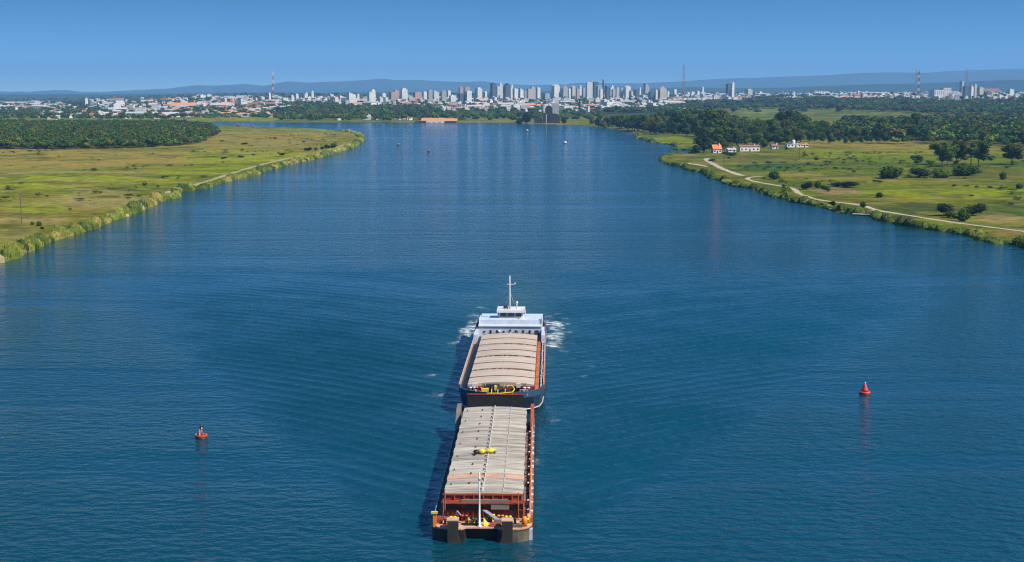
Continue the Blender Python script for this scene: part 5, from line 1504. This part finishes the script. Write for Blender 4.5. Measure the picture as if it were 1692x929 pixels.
# foredeck gear
MB().box(-5.2, 3.8, 1.15, 1.55, -.5, 3.7).build('push_frame', M_black, ship)
mb = MB(); mb.box(-5.25, 3.85, 1.1, 1.6, 3.71, 3.8); mb.build('frame_cap', M_rust, ship)
_before = set(ship.children)
winch(-.2, 2.2, 3.09, ship, 1.5, (M_black, M_yel))
MB().box(-2.4, -.2, 2.6, 3.6, 3.09, 4.5).build('deck_locker', M_black, ship)
for x, mt in ((-4.6, M_wht_shaded), (-3.6, M_redp), (4.2, M_wht_shaded)): bollard(x, 2.6, 3.09, ship, mt, 1.5)
mb = MB(); mb.path([(-2.9 + .0, 1.6, 3.6), (-2.2, .9, 3.5), (0, .6, 3.55), (2.0, .9, 3.7), (2.3, 1.8, 4.0), (1.9, 2.8, 4.3), (1.2, 2.9, 4.3), (.9, 2.4, 4.1)], .085, 7); mb.build('yellow_hose', M_yel, ship)
mb = MB(); mb.path([(-2.9, 1.5, 3.3), (-1.8, .4, 3.2), (1.4, .3, 3.25), (2.4, 1.2, 3.5)], .09, 6); mb.build('bow_rope', M_rope, ship)
MB().box(-3.1, -1.9, 1.9, 2.5, 3.5, 4.0).build('hose_reel', M_yel, ship)
mb = MB()
for x in (-1.4, -.4, .8): mb.tube((x, .6, 3.1), (x, 1.4, 4.1), .07)
mb.build('deck_ladder', M_rail, ship)
mb = MB(); mb.path([(3.2, .8, 3.15), (3.2, .8, 4.1), (4.4, .8, 4.1), (4.4, .8, 3.15)], .07); mb.path([(3.5, 1.2, 3.2), (3.8, 1.2, 3.9), (4.1, 1.2, 3.2)], .09); mb.build('mooring_frame', M_rail, ship)
mb = MB(); mb.tube((-4.9, 1.2, 3.2), (-4.0, .6, 4.1), .12); mb.tube((-4.0, .6, 4.1), (-3.6, .5, 3.2), .12); mb.build('anchor_davit', M_rail, ship)
mb = MB(); mb.path([(-3.9 + .7 * math.cos(q), 1.4 + .5 * math.sin(q), 3.5 + .3 * math.sin(q)) for q in np.linspace(0, 4.6, 10)], .1); mb.build('red_hose', M_redp, ship)
for c_ in set(ship.children) - _before: c_.location.y += 1.9; c_.location.z += .1
for x, w_ in ((-4.2, .9), (-2.8, .5), (2.9, .7), (3.9, .5)): MB().box(x - w_ / 2, x + w_ / 2, 5.1, 5.7, 4.0, 4.65).build('ventilator_box', M_rail if w_ > .6 else M_grey, ship)
# superstructure
hs_ = MB().box(-6.25, 6.25, 54.2, 68, 3.09, 5.4).build('deckhouse', M_wht_shaded, ship)
for s in (-1, 1):
    MB().box(s * 6.6 - .35, s * 6.6 + .35, 47.5, 57, 3.09, 4.9).build('side_screen', M_wht_shaded, ship)
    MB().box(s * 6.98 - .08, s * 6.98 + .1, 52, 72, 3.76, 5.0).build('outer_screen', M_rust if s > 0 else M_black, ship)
for k in range(9):
    x = -5.2 + k * 1.3
    MB().tube((x, 54.22, 4.35 + (.3 if k == 4 else 0)), (x, 54.1, 4.35 + (.3 if k == 4 else 0)), .2, None, 12).build('porthole', M_win, hs_)
MB().box(5.0, 5.7, 54.08, 54.19, 3.1, 4.7).build('door', M_dksteel, hs_)
mb = MB()
for x in (-3.9, -2.6, 1.1, 2.6, 3.9): mb.lathe([(.16, 0), (.16, .6), (.26, .7), (.2, .95), (.03, 1.0)], (x, 53.2, 3.9), 8)
mb.build('deck_vents', M_black, ship, True)
mb = MB(); mb.lathe([(.3, 0), (.35, .4), (.02, .6)], (-2.2, 53.3, 4.3), 10); mb.build('white_drum', M_rail, ship, True)
MB().box(-6.4, 6.4, 54.0, 69, 5.41, 5.52).build('bridge_deck', M_wht_shaded, ship)
wg = MB(); wg.box(-6.4, 6.4, 56.3, 56.45, 5.53, 6.35)
for s in (-1, 1): wg.box(min(s * 6.25, s * 6.4), max(s * 6.25, s * 6.4), 56.46, 62, 5.53, 6.35)
wg.build('bridge_parapet', M_wht_shaded, ship)
for s in (-1, 1): MB().tube((s * 6.3, 56.2, 5.5), (s * 6.3, 56.2, 6.9), .13).build('wing_post', M_white, ship)
MB().box(-4.4, 1.2, 57.4, 60.0, 5.53, 6.15).build('skylight', M_wht_shaded, ship)
wh = MB().box(-2.5, 2.3, 61, 65, 5.53, 7.15).build('wheelhouse', M_white, ship)
for a, b in ((-2.3, -.95), (-.75, .65), (.85, 2.1)): MB().box(a, b, 60.9, 60.98, 6.25, 6.98).build('window', M_win, wh)
for s, x in ((1, 2.31), (-1, -2.51)):
    for y0 in (61.4, 63.1): MB().box(min(x, x + s * .06), max(x, x + s * .06), y0, y0 + 1.3, 6.3, 6.95).build('window', M_win, wh)
MB().box(-2.95, 2.75, 60.4, 65.5, 7.16, 7.62).build('wheelhouse_roof', M_white, ship)
mb = MB(); mb.path([(2.6, 60.6, 7.65), (2.75, 60.6, 8.0), (2.9, 60.8, 7.2), (2.9, 60.9, 5.6)], .09); mb.path([(-2.7, 60.6, 7.95), (2.6, 60.6, 7.95)], .04, 5); mb.build('roof_rail', M_white, ship)
ms = MB().lathe([(.22, 0), (.16, 3), (.12, 6.9), (.04, 7.0)], (-.35, 62, 7.62), 10).build('mast', M_white, ship, True)
MB().box(-.95, .75, 61.93, 62.07, 12.7, 12.85).build('crossarm', M_rail, ms)
MB().lathe([(.12, 0), (.16, .15), (.02, .3)], (.72, 62, 12.86), 8).build('navigation_lamp', M_white, ms, True)
mb = MB(); mb.tube((-.3, 62, 11.2), (.85, 62.4, 7.7), .04, None, 5); mb.tube((-.4, 62, 11.2), (-1.4, 62.4, 7.7), .025, None, 5); mb.build('stay', M_rail, ms)
mb = MB(); mb.tube((1.1, 62, 7.62), (1.1, 62, 8.7), .09); mb.lathe([(.1, 0), (.26, .2), (.2, .5), (.02, .6)], (1.1, 62, 8.7), 10); mb.build('radar_dome', M_white, ship, True)
mb = MB(); mb.lathe([(.55, 0), (.5, .35), (.25, .6), (.02, .7)], (-1.2, 62.5, 7.62), 12); mb.build('horn_housing', M_black, ship, True)
MB().box(-1.6, 1.4, 66, 68.5, 5.53, 7.4).build('funnel', M_blue, ship)

# ------------------------------------------------------------------ buoys
M_orr = worn('faded_red_float', (0.5, 0.07, 0.02), (0.2, 0.03, 0.015), 0.5, 1.2)
p = at(333, 724, 0); b1 = link('channel_buoy'); b1.location = p; b1.scale = (.92, .92, .95)
tag(b1, 'red channel buoy with a dish-shaped float and a dark-headed post, left of the barge', 'buoy')
mb = MB(); mb.lathe([(.7, -.5), (.92, -.1), (.98, .22)], n=20); mb.build('float_bottom', M_black, b1, True)
mb = MB(); mb.lathe([(.98, .221), (1.0, .5), (.9, .62), (.78, .5), (.7, .36)], n=20); mb.build('float_rim', M_orr, b1, True)
mb = MB(); mb.lathe([(.2, .36), (.16, 1.5)], n=12); mb.build('post', M_redp, b1, True)
mb = MB(); mb.box(-.26, -.15, -.2, -.08, .4, 1.45); mb.build('ladder', M_white, b1)
mb = MB(); mb.lathe([(.14, 1.5), (.24, 1.56), (.24, 1.95), (.18, 2.15), (.04, 2.25)], n=12); mb.build('lantern', M_black, b1, True)
mb = MB(); mb.lathe([(.02, 1.5), (.11, 1.56), (.11, 1.7), (.02, 1.78)], (.12, -.2, 0), 10); mb.build('reflector', M_white, b1, True)
for x, s in ((-.85, -.35), (.85, -.35)): MB().lathe([(.07, .55), (.07, .75), (.02, .78)], (x, s * .3, 0), 8).build('lifting_eye', M_white if x < 0 else M_org, b1, True)
p = at(1429, 651, 0); b2 = link('channel_buoy'); b2.location = p
tag(b2, 'red cone-shaped channel buoy with a white tip, on the right side of the river', 'buoy')
mb = MB(); mb.lathe([(.75, -.5), (.95, -.05), (.98, .12)], n=20); mb.build('float_bottom', M_black, b2, True)
mb = MB(); mb.lathe([(.98, .121), (1.0, .34), (.9, .46), (.68, .48)], n=20); mb.build('float_rim', M_redp, b2, True)
mb = MB(); mb.lathe([(.66, .481), (.55, .8), (.28, 1.45), (.12, 1.8)], n=20); mb.build('cone', M_redp, b2, True)
mb = MB(); mb.lathe([(.1, 1.8), (.13, 1.86), (.13, 2.0), (.03, 2.08)], n=12); mb.build('tip', M_white, b2, True)

for px, py, s, mt, lab in ((934, 237.5, 1.5, M_white, 'white ball buoy on the far water right of mid-river'), (658, 240, 1.3, M_grey, 'greyish buoy on the far water, leftmost of the distant ones'), (708, 250.5, 1.1, M_grey, 'small tilted dark buoy nearest of the distant ones'),
                           (871, 217.5, 1.7, M_pink, 'pinkish buoy near the far shore below the dark trees'), (952, 217, 1.0, M_grey, 'tiny dark buoy near the far shore left of the river bend')):
    p = at(px, py, 0); root = link('mooring_buoy'); root.location = p; tag(root, lab, 'buoy', 'distant mooring buoys')
    MB().lathe([(.3 * s, -.4 * s), (.85 * s, .05 * s), (1.0 * s, .6 * s), (.8 * s, 1.2 * s), (.4 * s, 1.5 * s), (.05, 1.6 * s)], n=14).build('float', mt, root, True)
    MB().lathe([(1.02 * s, .25 * s), (1.04 * s, .45 * s)], n=14).build('band', M_black, root, True)
    MB().tube((0, 0, 1.55 * s), (0, 0, 2.1 * s), .09 * s).build('post', M_black, root)
# ------------------------------------------------------------------ haze
hz = MB().box(-31500, 31500, -1600, 29500, -3.2, 620)
m = bpy.data.materials.new('haze_material'); m.use_nodes = True
t = m.node_tree; t.nodes.clear()
out = t.nodes.new('ShaderNodeOutputMaterial'); pv = t.nodes.new('ShaderNodeVolumePrincipled')
pv.inputs['Density'].default_value = HAZE_DENSITY
pv.inputs['Color'].default_value = (0.26, 0.58, 1.0, 1)
pv.inputs['Anisotropy'].default_value = 0.0
t.links.new(pv.outputs[0], out.inputs['Volume'])
ho = hz.build('haze', m)
tag(ho, 'thin blue haze over the whole river plain', 'haze', None, 'stuff')
